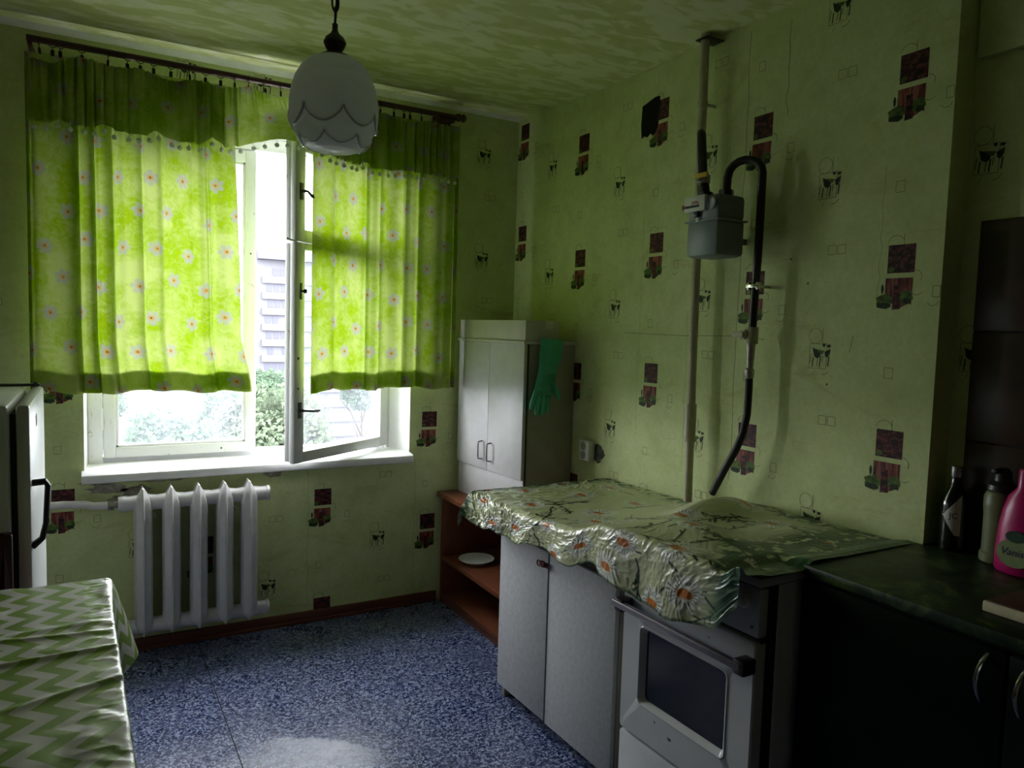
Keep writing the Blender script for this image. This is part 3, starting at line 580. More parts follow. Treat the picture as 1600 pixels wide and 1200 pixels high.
for nm, pth, w in (('finger', [(-.215, y_, 1.145), (-.226, y_, 1.11), (-.236, y_, 1.08), (-.243, y_, 1.058)], .0125), ('finger', [(-.198, y_ - .004, 1.135), (-.208, y_ - .006, 1.09), (-.214, y_ - .006, 1.052), (-.216, y_ - .006, 1.034)], .0130),
                   ('finger', [(-.178, y_ - .004, 1.13), (-.184, y_ - .008, 1.085), (-.187, y_ - .008, 1.045), (-.187, y_ - .008, 1.026)], .0135), ('finger', [(-.156, y_, 1.13), (-.159, y_ - .004, 1.09), (-.159, y_ - .004, 1.058), (-.158, y_ - .004, 1.042)], .0122),
                   ('thumb', [(-.142, y_ - .002, 1.178), (-.118, y_ - .006, 1.15), (-.104, y_ - .006, 1.118), (-.101, y_ - .006, 1.098)], .0135)):
    gm = MB(); flat(pth, [w * .95, w * 1.05, w, w * .45], [.0085, .010, .010, .005], 10); part(nm, gm, glove_m, gv)
bs = MB()
for i in range(140):
    x, z = -.192 + random.uniform(-.042, .042), 1.165 + random.uniform(-.05, .055); bs.cyl((x, y_ - .010, z), (x + random.uniform(-.001, .001), y_ - .020, z - .002), .0014, 5)
part('bristle_pad', bs, glove_m, gv, kind='stuff')
sk = thing('power_socket', (0, -.73, .88), 'white double power socket on the wall behind the cream cabinet', 'socket')
part('body', MB().box(-.038, 0, -.778, -.700, .832, .925, .008), plastic_white, sk)
for z in (.857, .898): part('socket_well', MB().lathe((-.0385, -.739, z), [(.018, 0), (.0185, -.001), (.015, -.0012), (.014, .0006)], 20, axis='x').cyl((-.0395, -.732, z), (-.038, -.732, z), .003, 8).cyl((-.0395, -.746, z), (-.038, -.746, z), .003, 8), [shade_lam], sk)

# ------------------------------------------------------------------ base cabinet under the oilcloth (local frame: x = into the cabinet, y along the front)
bc = thing('base_cabinet', (-.605, -1.03, 0), 'greyish white two-door kitchen base cabinet with worn scuffed doors between shelf unit and stove', 'cabinet', rz=math.radians(1.4))
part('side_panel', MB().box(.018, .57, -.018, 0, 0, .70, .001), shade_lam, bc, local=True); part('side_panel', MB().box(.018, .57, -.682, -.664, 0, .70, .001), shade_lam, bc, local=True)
part('carcass', MB().box(.05, .565, -.664, -.018, .08, .70), dark_edge, bc, local=True); part('kick_board', MB().box(.055, .070, -.664, -.018, 0, .08), shade_lam, bc, local=True)
part('rail', MB().box(.012, .03, -.682, 0, .655, .70, .001), dark_edge, bc, local=True)
d = part('door', MB().box(-.004, .015, -.318, .004, .052, .652, .002), grey_lam, bc, local=True)
cord = MB(); r_ = random.Random(4)
for k in range(4): cord.tube([(-.008 - .012 * math.sin(t) * r_.random(), -.285 - .035 * t / 3 + .004 * math.sin(5 * t + k), .607 + .007 * math.sin(3 * t + k * 2)) for t in np.linspace(0, 3, 14)], .0034, 6)
cord.tube([(-.006, -.262 + .010 * math.cos(a), .600 + .010 * math.sin(a)) for a in np.linspace(0, 2 * PI, 14)], .002, 6, False)
mobj('ribbon_pull', cord, ribbon_m, d)
part('door', MB().box(0, .016, -.680, -.320, .045, .655, .002), grey_lam, bc, local=True)
part('worktop', MB().box(-.006, .60, -.684, .148, .70, .768, .003), dark_edge, bc, local=True)
# stove
st = thing('gas_stove', (-.592, -1.756, 0), 'old white enamel gas stove with dark oven window partly hidden by the oilcloth', 'stove', rz=math.radians(1.4))
W_ = .490
part('body', MB().box(.065, .55, -W_ - .001, .001, .02, .815, .004), enamel, st, local=True); part('side_gap', MB().box(.012, .066, -W_ + .004, -.004, .02, .815), dark_gasket, st, local=True)
part('hob', MB().box(-.006, .555, -W_ - .003, .003, .815, .838, .006), enamel, st, local=True)
part('control_panel', MB().box(-.004, .03, -W_, 0, .690, .812, .008), enamel, st, local=True)
def rrect(y0, y1, z0, z1, r, k=6):
    out = []
    for cy_, cz_, a0 in ((y1 - r, z1 - r, 0), (y0 + r, z1 - r, PI / 2), (y0 + r, z0 + r, PI), (y1 - r, z0 + r, 1.5 * PI)): out += [(cy_ + r * math.cos(a0 + PI / 2 * q / k), cz_ + r * math.sin(a0 + PI / 2 * q / k)) for q in range(k + 1)]
    return out
fac = MB(); loops = [(.028, rrect(-W_ + .003, -.003, .244, .680, .010)), (-.003, rrect(-W_ + .003, -.003, .244, .680, .010)), (-.007, rrect(-W_ + .007, -.007, .248, .676, .010)), (-.007, rrect(-W_ + .078, -.078, .345, .582, .020)), (-.010, rrect(-W_ + .082, -.082, .349, .578, .018)), (-.008, rrect(-W_ + .086, -.086, .353, .574, .016)), (.010, rrect(-W_ + .096, -.096, .363, .564, .012))]
nn = len(loops[0][1]); fac.add([(x, y, z) for x, l in loops for y, z in l], [(i * nn + k, i * nn + (k + 1) % nn, (i + 1) * nn + (k + 1) % nn, (i + 1) * nn + k) for i in range(len(loops) - 1) for k in range(nn)])
dr = part('oven_door', fac, enamel, st, local=True)
mobj('oven_window', MB().box(.008, .014, -W_ + .09, -.09, .355, .572), oven_glass, dr)
hd = mobj('handle', MB().box(-.052, -.034, -W_ + .012, .000, .617, .637, .004), brown_handle, dr)
for y in (-W_ + .022, -.022): mobj('bracket', MB().box(-.050, -.004, y - .022, y + .012, .606, .644, .005), dark_brown_plastic, hd)
for y, z, a, b in ((-.19, .640, .014, .004), (-.155, .325, .004, .004), (-.215, .305, .008, .005), (-.34, .640, .003, .003)): mobj('enamel_chip', MB().prism([(y + a * math.cos(t) * (1 + .3 * math.sin(3 * t)), z + b * math.sin(t)) for t in np.linspace(0, 2 * PI, 9)[:-1]], -.0070, -.0055, 'x'), black_ink, dr)
part('drawer', MB().box(-.006, .028, -W_ + .003, -.003, .055, .236, .008), enamel, st, local=True)
part('plinth', MB().box(.02, .5, -W_ + .02, -.02, 0, .05), dark_gasket, st, local=True)
kn = None
for y in (-.06, -.16, -.26, -.36, -.45):
    o = mobj('knob', MB().lathe((0, 0, 0), [(.018, 0), (.018, -.012), (.012, -.016), (.012, -.024), (.003, -.026)], 16, axis='x'), plastic_white, st) if kn is None else kn.copy()
    if kn is not None: COL.objects.link(o)
    kn = kn or o; o.location = (-.004, y, .775)
part('rivet', MB().cyl((-.006, -W_ + .02, .715), (-.003, -W_ + .02, .715), .004, 8), black_ink, st, local=True)

# ------------------------------------------------------------------ oilcloth
LA, LB = 1.49, .86; NA, NB = 560, 324
A, B = np.meshgrid(np.linspace(0, LA, NA), np.linspace(0, LB, NB), indexing='ij')
hl = .105; y0 = -.890
yy = np.where(A < hl, y0 + .022 * smooth((hl - A) / hl), y0 - (A - hl) * (1.375 / (LA - hl)))
hp = np.interp(-yy, [.86, .95, 1.05, 1.4, 1.60, 1.72, 2.0, 2.2, 2.245, 2.35], [.777, .779, .781, .785, .806, .846, .850, .855, .868, .868])
sag = hl - A; h = hp - np.where(A < hl, .75 * np.maximum(sag, 0), 0)
bt = .640
xr = -.012 - np.minimum(B, bt) * 1.0
d = np.maximum(B - bt, 0); frac = d / (LB - bt)
hang = np.interp(-yy, [.86, .95, 1.05, 1.13, 1.35, 1.47, 1.67, 1.75, 1.855, 1.96, 2.04, 2.13, 2.21, 2.30], [.085, .115, .125, .125, .108, .112, .130, .160, .165, .186, .194, .168, .150, .10])
dd = frac * hang; rr = .022; th = np.minimum(dd / rr, PI / 2)
flare = np.interp(-yy, [.86, 1.0, 1.4, 1.75, 2.05, 2.3], [.040, .026, .008, .010, .014, .020])
X = xr - rr * np.sin(th) - flare * frac
Zt = h + .012 * np.clip((B - .30) / .34, 0, 1) * smooth((-yy - 1.62) / .2) - rr * (1 - np.cos(th)) - np.maximum(dd - rr * PI / 2, 0)
Y = yy + .0 * X
# pot lid and grates under the cloth, then creases
Zt += .042 * np.exp(-(((X + .20) / .14) ** 2 + ((Y + 1.70) / .13) ** 2) ** 1.5) + .022 * np.exp(-((X + .48) / .08) ** 2 - ((Y + 1.93) / .16) ** 2) + .010 * np.exp(-((X + .2) / .1) ** 2 - ((Y + 2.05) / .12) ** 2)
def ridge(x, y, sd): return 1 - np.abs(2 * vn(x, y, sd) - 1)
u = A * 18 + 2.5 * vn(A * 6, B * 6, 3); v = B * 14
cr = .40 * ridge(u * 1.5 + v * .5, v * .7 - u * .2, 2) ** 3 + .34 * ridge(u * 3.2 - v * .6, v * 1.9 + u * .3, 5) ** 2.5 + .26 * ridge(u * 5.5 - v, v * 4 + u, 7) ** 2
front = smooth((B - bt + .09) / .12); leftc = smooth((.62 - A) / .5); amp = .0020 + .0085 * front * (.34 + .8 * leftc) + .004 * leftc
N_ = cr - .35; X -= amp * N_ * (.25 + .75 * front); Zt += amp * N_ * (1 - .6 * front) * 1.0 + .002 * (vn(A * 9, B * 9, 1) - .5)
Zt += .010 * front * np.sin(A * 21 + 1) * frac; X -= .010 * np.sin(A * 26) * frac
hemw = .010 * (vn(A * 22, B * 0, 9) - .5) * smooth((frac - .5) * 2); Zt += hemw
# the edge past the stove droops onto the green worktop
e = smooth((A - (LA - .06)) / .06); Zt = Zt - .022 * smooth((A - LA + .12) / .10) * smooth((-X - .42) / .05) * (1 - smooth(frac * 4)) - .004 * e * (1 - front) + .02 * e * front * vn(B * 20, A * 3, 4); X += .02 * e * frac
# print: cream ground, orange-eyed daisies, dark stems, green border
cr1 = np.array((.50, .53, .31)); cr2 = np.array((.58, .60, .40)); w = fbm(A * 9, B * 9, 3, 2)[..., None]; C = cr1 * (1 - w) + cr2 * w
def stroke(p, q, wd, colr, feather=.0):
    global C
    p = np.array(p); q = np.array(q); lo = np.minimum(p, q) - wd * 2; hi = np.maximum(p, q) + wd * 2
    ia, ja = np.searchsorted(ga, (lo[0], hi[0])); ib, jb = np.searchsorted(gb, (lo[1], hi[1]))
    if ja <= ia or jb <= ib: return
    a, b = A[ia:ja, ib:jb], B[ia:ja, ib:jb]; dv = q - p; t = np.clip(((a - p[0]) * dv[0] + (b - p[1]) * dv[1]) / max(dv @ dv, 1e-9), 0, 1)
    ds = np.hypot(a - p[0] - t * dv[0], b - p[1] - t * dv[1]); msk = smooth((wd * 1.35 - ds) / (wd * .7))[..., None]
    C[ia:ja, ib:jb] = C[ia:ja, ib:jb] * (1 - msk) + np.array(colr) * msk
ga, gb = A[:, 0], B[0]; R4 = random.Random(9)
def twig(a, b, ang, ln, wd=.0030):
    x, y = a, b
    for k in range(int(ln / .018)):
        ang += R4.uniform(-.28, .28); nx_, ny_ = x + .018 * math.cos(ang), y + .018 * math.sin(ang); stroke((x, y), (nx_, ny_), wd, (.012, .035, .014))
        if R4.random() < .55:
            t_ = ang + R4.choice((-1, 1)) * R4.uniform(.5, 1.0); l_ = R4.uniform(.014, .034); stroke((nx_, ny_), (nx_ + l_ * math.cos(t_), ny_ + l_ * math.sin(t_)), wd * R4.uniform(.7, 1.5), (.014, .045, .018))
        x, y = nx_, ny_
def daisy(a, b, R, ang):
    for k in range(26):
        t_ = ang + 2 * PI * k / 26; rr_ = R * R4.uniform(.75, 1.05)
        stroke((a + .35 * R * math.cos(t_), b + .35 * R * math.sin(t_)), (a + rr_ * math.cos(t_), b + rr_ * math.sin(t_)), .0048, (.74, .75, .68))
    for k in range(22):
        t_ = ang + 2 * PI * (k + .5) / 22; rr_ = R * R4.uniform(.6, 1.0)
        if R4.random() < .95: stroke((a + .45 * R * math.cos(t_), b + .45 * R * math.sin(t_)), (a + rr_ * math.cos(t_), b + rr_ * math.sin(t_)), .0015, (.06, .08, .06))
    for k in range(6): stroke((a - .016 + .0055 * k, b), (a - .016 + .0055 * k + .001, b + .002), .0125, (.52, .145, .012))
for k in range(46):
    ca, cb = R4.uniform(.05, LA), R4.uniform(.08, LB - .05); twig(ca, cb, R4.uniform(0, 6.28), R4.uniform(.12, .3), R4.uniform(.002, .0042))
spots = [(.20, .46), (.24, .70), (.36, .30), (.42, .56), (.47, .78), (.55, .20), (.62, .42), (.66, .70), (.76, .52), (.80, .22), (.86, .76), (.93, .60), (.98, .36), (1.00, .80), (1.08, .70), (1.12, .48), (1.16, .18), (1.22, .84), (1.24, .62), (1.30, .40), (1.33, .76), (1.36, .20), (1.40, .56), (.12, .60), (.14, .25), (.30, .12), (.70, .08), (1.0, .10), (.34, .80), (.72, .84)]
for a, b in spots: daisy(a + R4.uniform(-.015, .015), b + R4.uniform(-.015, .015), R4.uniform(.046, .064), R4.random() * 6)
edge = np.minimum(A, LA - A); bd = smooth((.20 + .06 * smooth((A - 1) / .2) * (1 - smooth((B - .5) / .1)) - .07 * smooth((B - .6) / .1) * (A > .8) - edge) / .09) * smooth((fbm(A * 40, B * 40, 3, 6) - .40 + .09 * smooth((A - 1.0) / .3)) / .10); bd = np.maximum(bd, smooth((.055 - edge) / .03) * .85)
bd = np.maximum(bd, smooth((.012 - (LB - B)) / .006) * .8); bd = np.maximum(bd, smooth((.09 - B) / .05) * smooth((fbm(A * 45, B * 45, 3, 8) - .45) / .1))
bd2 = (.03, .12, .045); C = C * (1 - bd[..., None]) + (np.array((.018, .075, .03)) * (.4 + 1.2 * fbm(A * 60, B * 60, 2, 3)[..., None])) * bd[..., None]
m = Mat('printed_oilcloth'); a_ = m.N('VertexColor'); a_.layer_name = 'Col'; m.bump(m.noise(m.coord(), 70, 3, .6, .8), .12, .002); oil_m = m.base(a_.outputs[0], .30, .5)
oc = grid('oilcloth', np.stack([X, Y, Zt], -1), oil_m, None, C)
tag(oc, 'crumpled glossy oilcloth printed with orange-eyed daisies draped over stove and base cabinet', 'oilcloth')

# ------------------------------------------------------------------ gas pipe, meter, hose
gp = thing('gas_riser', (-.06, -1.42, .8), 'cream vertical gas pipe running up the wall behind the meter', 'pipe')
part('pipe', MB().tube([(-.06, -1.438, .80), (-.06, -1.428, 1.40), (-.06, -1.420, 2.10), (-.06, -1.418, 2.468)], .0155, 14), pipe_paint, gp)
part('sleeve', MB().cyl((-.06, -1.432, 1.02), (-.06, -1.431, 1.16), .021, 14), pipe_paint, gp); part('ceiling_collar', MB().box(-.085, 0, -1.450, -1.395, 2.444, 2.449, .001), dark_edge, gp, 'dark collar at the ceiling')
part('bracket', MB().box(-.075, 0, -1.424, -1.416, 2.222, 2.230).cyl((-.06, -1.419, 2.215), (-.06, -1.419, 2.237), .018, 12), pipe_paint, gp)
mt = thing('gas_meter', (-.14, -1.585, 1.67), 'grey box gas meter with white counter plate on the wall beside the riser', 'gas meter')
part('lower_case', MB().box(-.202, -.074, -1.662, -1.518, 1.668, 1.790, .016), meter_m, mt); part('upper_case', MB().box(-.200, -.076, -1.660, -1.520, 1.784, 1.868, .014), meter_m, mt)
part('flange', MB().box(-.206, -.070, -1.668, -1.512, 1.782, 1.788, .002), meter_m, mt); part('back_plate', MB().box(-.078, 0, -1.60, -1.58, 1.72, 1.74), meter_m, mt)
cp = part('counter_plate', MB().box(-.214, -.198, -1.612, -1.516, 1.816, 1.868, .003), label_white, mt, 'white counter plate')
dg = MB()
for k in range(8): dg.box(-.2155, -.213, -1.588 + .0085 * k, -1.581 + .0085 * k, 1.829, 1.837)
mobj('counter_digits', dg, black_ink, cp, tuple(mt.location)); mobj('red_text', MB().box(-.2152, -.2138, -1.582, -1.556, 1.846, 1.849).box(-.2152, -.2138, -1.586, -1.552, 1.841, 1.844), red_ink, cp, tuple(mt.location))
part('dial', MB().lathe((-.199, -1.636, 1.838), [(.020, 0), (.020, -.008), (.016, -.010), (.015, -.006), (.002, -.005)], 20, axis='x'), meter_m, mt); part('seal', MB().box(-.212, -.200, -1.580, -1.560, 1.797, 1.817, .002), black_plastic, mt); part('seal_tag', MB().box(-.207, -.204, -1.578, -1.568, 1.782, 1.796), label_white, mt)
part('side_window', MB().cyl((-.206, -1.508, 1.835), (-.206, -1.518, 1.835), .010, 10), red_ink, mt)
gb_ = thing('gas_branch', (-.11, -1.49, 1.87), 'black gas branch pipe with yellow valve entering the meter top', 'pipe')
part('pipe', MB().tube([(-.062, -1.425, 2.10), (-.085, -1.445, 2.115), (-.105, -1.470, 2.10), (-.112, -1.480, 2.06), (-.120, -1.500, 1.96), (-.125, -1.520, 1.90), (-.125, -1.524, 1.866)], .0155, 14), black_pipe, gb_)
part('valve', MB().lathe((-.122, -1.508, 1.925), [(.016, 0), (.022, .004), (.022, .028), (.016, .034)], 14).cyl((-.13, -1.508, 1.94), (-.152, -1.508, 1.945), .011, 10), steel, gb_)
part('valve_lever', MB().box(-.160, -.150, -1.560, -1.500, 1.940, 1.956, .003), yellow_m, gb_, 'yellow lever'); part('union_nut', MB().cyl((-.125, -1.524, 1.866), (-.125, -1.524, 1.894), .026, 6), black_pipe, gb_)
hs = thing('gas_hose', (-.1, -1.7, .9), 'black gas pipe arching out of the meter and down to the stove as rubber hose', 'pipe')
arc = [(-.125, -1.618, 1.862), (-.122, -1.618, 1.93)]
for k in range(9): t_ = PI * k / 8; arc.append((-.12 + .04 * (1 - math.cos(t_)) / 2, -1.672 + .054 * math.cos(t_), 1.935 + .046 * math.sin(t_)))
arc += [(-.075, -1.722, 1.84), (-.07, -1.716, 1.67), (-.07, -1.712, 1.55), (-.07, -1.709, 1.435)]
part('pipe', MB().tube(arc, .0135, 14), black_pipe, hs); part('union_nut', MB().cyl((-.125, -1.618, 1.860), (-.125, -1.618, 1.888), .025, 6), black_pipe, hs)
part('pipe_clamp', MB().box(-.085, -.070, -1.736, -1.725, 1.560, 1.586, .004).box(-.085, -.070, -1.699, -1.688, 1.560, 1.586, .004).box(-.089, -.084, -1.736, -1.688, 1.567, 1.579, .002).box(-.06, 0, -1.716, -1.708, 1.568, 1.578), chrome, hs, 'shiny pipe clamp')
part('valve', MB().cyl((-.07, -1.709, 1.385), (-.07, -1.709, 1.440), .021, 12).cyl((-.10, -1.695, 1.415), (-.06, -1.695, 1.415), .016, 12).box(-.11, -.095, -1.705, -1.66, 1.405, 1.425, .003), pipe_paint, hs)
part('adapter', MB().lathe((-.07, -1.707, 1.27), [(.012, 0), (.016, .006), (.016, .03), (.010, .036), (.012, .05), (.014, .10), (.016, .118)], 14), steel, hs)
part('hose', MB().tube([(-.07, -1.707, 1.285), (-.07, -1.708, 1.22), (-.072, -1.708, 1.15), (-.075, -1.698, 1.09), (-.08, -1.675, 1.03), (-.085, -1.640, .965), (-.085, -1.60, .895), (-.083, -1.58, .862)], .0125, 12), rubber, hs)

# ------------------------------------------------------------------ green cabinet with worktop, bottles, board
gc = thing('green_cabinet', (-.2, -2.72, 0), 'dark green kitchen base cabinet with marbled green worktop beyond the stove', 'cabinet')
part('carcass', MB().box(-.44, .08, -3.15, -2.258, .08, .832, .002), green_paint, gc); part('kick_board', MB().box(-.40, .05, -3.14, -2.28, 0, .08), green_paint, gc)
part('worktop', MB().box(-.452, .084, -3.17, -2.254, .832, .860, .005), green_top, gc)
for a, b, hy in ((-2.722, -2.262, -2.690), (-3.148, -2.728, -2.76)):
    d = part('door', MB().box(-.460, -.442, a, b, .09, .826, .003), green_paint, gc)
    mobj('handle', MB().tube([(-.458, hy, .815 - .006 - .1 * k / 8 + .004) if k in (0, 8) else (-.466 - .020 * math.sin(PI * k / 8), hy + .006 * math.sin(PI * k / 8), .813 - .1 * k / 8) for k in range(9)], .0042, 8), chrome, d, tuple(gc.location))
cb = thing('chopping_board', (-.40, -2.80, .861), 'thick brown chopping board with pale raw edge lying on the green worktop', 'chopping board')
part('board', MB().box(-.365, -.06, -3.05, -2.625, .8605, .882, .003), board_edge, cb); part('top_face', MB().box(-.361, -.064, -3.046, -2.629, .8815, .884, .001), board_top, cb)
b1 = thing('bottle', (.030, -2.340, .861), 'dark glass bottle with silver cap and white label standing against the wall corner', 'bottle')
part('glass', MB().lathe((.030, -2.340, .861), [(.030, 0), (.033, .004), (.033, .120), (.030, .140), (.016, .168), (.0125, .180), (.0125, .196)], 28), dark_bottle, b1)
part('cap', MB().lathe((.030, -2.340, 1.056), [(.0140, 0), (.0145, .003), (.0145, .026), (.012, .028)], 20), foil, b1)
lb = MB(); n = 12; an = [math.radians(150 + 100 * k / (n - 1)) for k in range(n)]; lo_ = [.905 + .055 * max(0, k - 3) / 8 for k in range(n)]; hi_ = [1.012 - .060 * k / 11 for k in range(n)]
an = [math.radians(235 - 80 * k / 11) for k in range(n)]
lb.add([(.030 + .0337 * math.cos(a), -2.340 + .0337 * math.sin(a), z) for a, z in zip(an, lo_)] + [(.030 + .0337 * math.cos(a), -2.340 + .0337 * math.sin(a), z) for a, z in zip(an, hi_)], [(k, k + 1, n + k + 1, n + k) for k in range(n - 1)])
lo_l = part('label', lb, print_bottle, b1)
def text(name, body, size, mat, parent, loc, rot, shear=0, ext=.0004):
    cu = bpy.data.curves.new(name, 'FONT'); cu.body = body; cu.size = size; cu.extrude = ext; cu.shear = shear; cu.align_x = 'CENTER'; cu.align_y = 'CENTER'; cu.materials.append(mat)
    t_ = bpy.data.objects.new('tmp', cu); COL.objects.link(t_); bpy.context.view_layer.update(); dg_ = bpy.context.evaluated_depsgraph_get(); me = bpy.data.meshes.new_from_object(t_.evaluated_get(dg_)); bpy.data.objects.remove(t_)
    o = bpy.data.objects.new(name, me); COL.objects.link(o); o.parent = parent; o.location = loc; o.rotation_euler = rot; return o
text('lettering', 'JC', .022, black_ink, lo_l, (-.0325 , -.0160, .096), (PI / 2, 0, math.radians(-62)))
b2 = thing('soap_bottle', (.025, -2.455, .861), 'pale green plastic bottle with black pump cap behind the pink detergent', 'bottle')
part('body', MB().lathe((.025, -2.455, .861), [(.037, 0), (.040, .004), (.040, .022), (.036, .027), (.036, .120), (.038, .14), (.038, .165), (.032, .178), (.016, .186)], 28), pale_green_plastic, b2)
part('pump_cap', MB().lathe((.025, -2.455, 1.045), [(.034, 0), (.032, .012), (.020, .022), (.018, .045), (.010, .055)], 20).box(-.02, .03, -2.462, -2.448, 1.088, 1.100, .003), black_plastic, b2)
b3 = thing('detergent_bottle', (-.03, -2.545, .861), 'bright pink detergent bottle with green label on the worktop', 'bottle')
dm = MB(); prof = [(.050, .026, 0), (.055, .030, .006), (.056, .031, .05), (.052, .030, .11), (.046, .028, .15), (.036, .025, .185), (.020, .018, .205), (.0175, .0175, .212), (.0175, .0175, .250), (.015, .015, .254)]
n = 28; vs = []
for a, b, z in prof: vs += [(-.03 + b * math.cos(2 * PI * k / n) , -2.532 + a * math.sin(2 * PI * k / n) + .10 * max(0, z - .0) * -.12, .861 + z) for k in range(n)]
dm.add(vs, [(i * n + k, i * n + (k + 1) % n, (i + 1) * n + (k + 1) % n, (i + 1) * n + k) for i in range(len(prof) - 1) for k in range(n)] + [tuple(range(n - 1, -1, -1)), tuple((len(prof) - 1) * n + k for k in range(n))])
part('body', dm, pink_m, b3)
fl_ = MB(); fl_.prism([(-2.535 + .040 * math.cos(t), .915 + .034 * math.sin(t)) for t in np.linspace(0, 2 * PI, 25)[:-1]], -.0635, -.0600, 'x'); lab = part('label', fl_, label_pale, b3)
mobj('label_top', MB().prism([(-2.535 + .022 * math.cos(t), .955 + .014 * math.sin(t)) for t in np.linspace(0, 2 * PI, 21)[:-1]], -.0640, -.0595, 'x'), label_dark_green, lab, tuple(b3.location))
text('lettering', 'Vanish', .024, label_blue, lab, (-.0338, .010, .056), (PI / 2, 0, -PI / 2), .25)

# ------------------------------------------------------------------ fridge, table, chair
fr = thing('fridge', (-2.38, -.88, 0), 'low old white fridge with dark bar handle near the window', 'fridge')
part('body', MB().box(-2.66, -2.137, -1.185, -.578, .03, 1.182, .014), enamel_white, fr); part('gasket', MB().box(-2.140, -2.120, -1.165, -.600, .10, 1.155, .004), dark_gasket, fr)
fd = part('door', MB().box(-2.123, -2.091, -1.180, -.583, .08, 1.180, .010), enamel_white, fr)
mobj('handle', MB().tube([(-2.093, -1.158, .972), (-2.062, -1.158, .974), (-2.056, -1.158, .962), (-2.062, -1.166, .865), (-2.070, -1.168, .826), (-2.093, -1.168, .806)], [.009, .009, .008, .007, .008, .010], 10), black_plastic, fd, tuple(fr.location))
mobj('badge', MB().prism([(-.985, 1.128), (-.955, 1.132), (-.945, 1.105), (-.975, 1.098)], -2.0915, -2.0895, 'x').prism([(-.978, 1.124), (-.960, 1.127), (-.952, 1.108), (-.970, 1.103)], -2.0895, -2.0890, 'x'), graphite, fd, tuple(fr.location))
part('hinge', MB().box(-2.26, -2.10, -.612, -.590, 1.182, 1.190, .002).cyl((-2.112, -.60, 1.176), (-2.112, -.60, 1.196), .007, 10), graphite, fr, 'dark hinge strip on top')
for x in (-2.62, -2.18):
    for y in (-1.14, -.62): part('foot', MB().cyl((x, y, 0), (x, y, .035), .018, 10), black_plastic, fr)
ch = thing('dining_chair', (-2.33, -1.43, 0), 'dark brown wooden chair tucked behind the table by the fridge', 'chair')
part('seat', MB().box(-2.54, -2.13, -1.66, -1.27, .425, .45, .006), dark_wood, ch)
for x in (-2.525, -2.145):
    part('back_post', MB().tube([(x, -1.285, 0), (x, -1.285, .45), (x, -1.245, .868)], [.016, .019, .014], 4), dark_wood, ch); part('leg', MB().tube([(x, -1.64, 0), (x, -1.64, .425)], [.014, .018], 4), dark_wood, ch)
part('backrest', MB().box(-2.54, -2.128, -1.262, -1.244, .60, .866, .006), dark_wood, ch)
TY0, TY1, TX0, TX1, TZ = -2.55, -1.385, -2.64, -1.934, .760; TR = math.radians(1.4)
tb_ = thing('dining_table', (TX1, TY1, 0), 'dining table hidden under the green chevron cloth', 'table')
part('tabletop', MB().box(TX0, TX1, TY0, TY1, TZ - .025, TZ, .004), brown_wood, tb_); part('apron', MB().rect_frame('x', TX0 + .05, TX1 - .05, TY0 + .05, TY1 - .05, TZ - .10, TZ - .026, .02), brown_wood, tb_)
for x in (TX0 + .07, TX1 - .07):
    for y in (TY0 + .07, TY1 - .07): part('leg', MB().box(x - .022, x + .022, y - .022, y + .022, 0, TZ - .026, .003), brown_wood, tb_)
tb_.rotation_euler = (0, 0, TR)
NU, NV = 200, 320; hg = .225
U, V = np.meshgrid(np.linspace(0, TX1 - TX0 + .006 + hg, NU), np.linspace(0, TY1 - TY0 + .006, NV), indexing='ij')
wtop = TX1 - TX0 + .006; d = np.maximum(U - wtop, 0); f_ = d / hg; r0 = .010; th = np.minimum(d / r0, PI / 2)
Xc = TX0 + np.minimum(U, wtop) + r0 * np.sin(th); Yc = TY0 + V; Zd = TZ + .0035 - r0 * (1 - np.cos(th)) - np.maximum(d - r0 * PI / 2, 0)
far = smooth((V - (TY1 - TY0 + .006 - .26)) / .26)
Xc += f_ * (-.050 + .118 * far) * (1 - .1 * f_) ; Yc += .012 * f_ * far; Zd += .012 * far * f_
fo = np.zeros_like(U)
for (a, b, c, s) in ((.25, .05, .0085, .010), (.08, .20, .006, .012), (.78, -.03, .007, .009), (.52, .10, .0075, .011), (.98, .08, .005, .008), (.65, .25, .005, .012)):
    ln = V - (a + b * np.sin(U * 3.2 + a * 9) + .25 * U * (.5 - a)); fo += c * np.exp(-(ln / s) ** 2) * (.4 + .6 * vn(U * 5, V * 0, int(a * 50)))
fo += .0035 * np.maximum(0, fbm(U * 10, V * 10, 3, 4) - .45) * 4 + .0015 * ridge(U * 30, V * 45, 8) ** 3 * smooth((U - wtop + .1) / .1)
Zd += fo * (1 - smooth(f_ * 3)); Xc += .25 * fo * smooth(f_ * 3)
m = Mat('chevron_oilcloth'); uv = m.N('UVMap'); sx = m.N('SeparateXYZ'); m.lk(uv.outputs[0], sx.inputs[0])
zz = m.math('PINGPONG', m.math('MULTIPLY', sx.outputs[1], 1 / .080), .5); w_ = m.math('ADD', m.math('MULTIPLY', sx.outputs[0], 1 / .062), m.math('MULTIPLY', zz, 1.3))
band = m.math('GREATER_THAN', m.math('FRACT', w_), .5); nz = m.noise(m.coord(), 12, 4)
gr = m.ramp(nz, (.3, (.16, .27, .035)), (.7, (.24, .36, .07))); wh = m.ramp(nz, (.3, (.50, .50, .46)), (.7, (.60, .60, .57)))
m.bump(m.noise(m.coord(), 45, 4, .6, .6), .15, .003); chev = m.base(m.mix(band, gr, wh), .34, .5)
ax_, ay_ = Xc - TX1, Yc - TY1; Xc, Yc = TX1 + ax_ * math.cos(TR) - ay_ * math.sin(TR), TY1 + ax_ * math.sin(TR) + ay_ * math.cos(TR)
tc = grid('tablecloth', np.stack([Xc, Yc, Zd], -1), chev, None, None, np.stack([U, V], -1)); tag(tc, 'green and white chevron oilcloth covering the dining table', 'tablecloth')

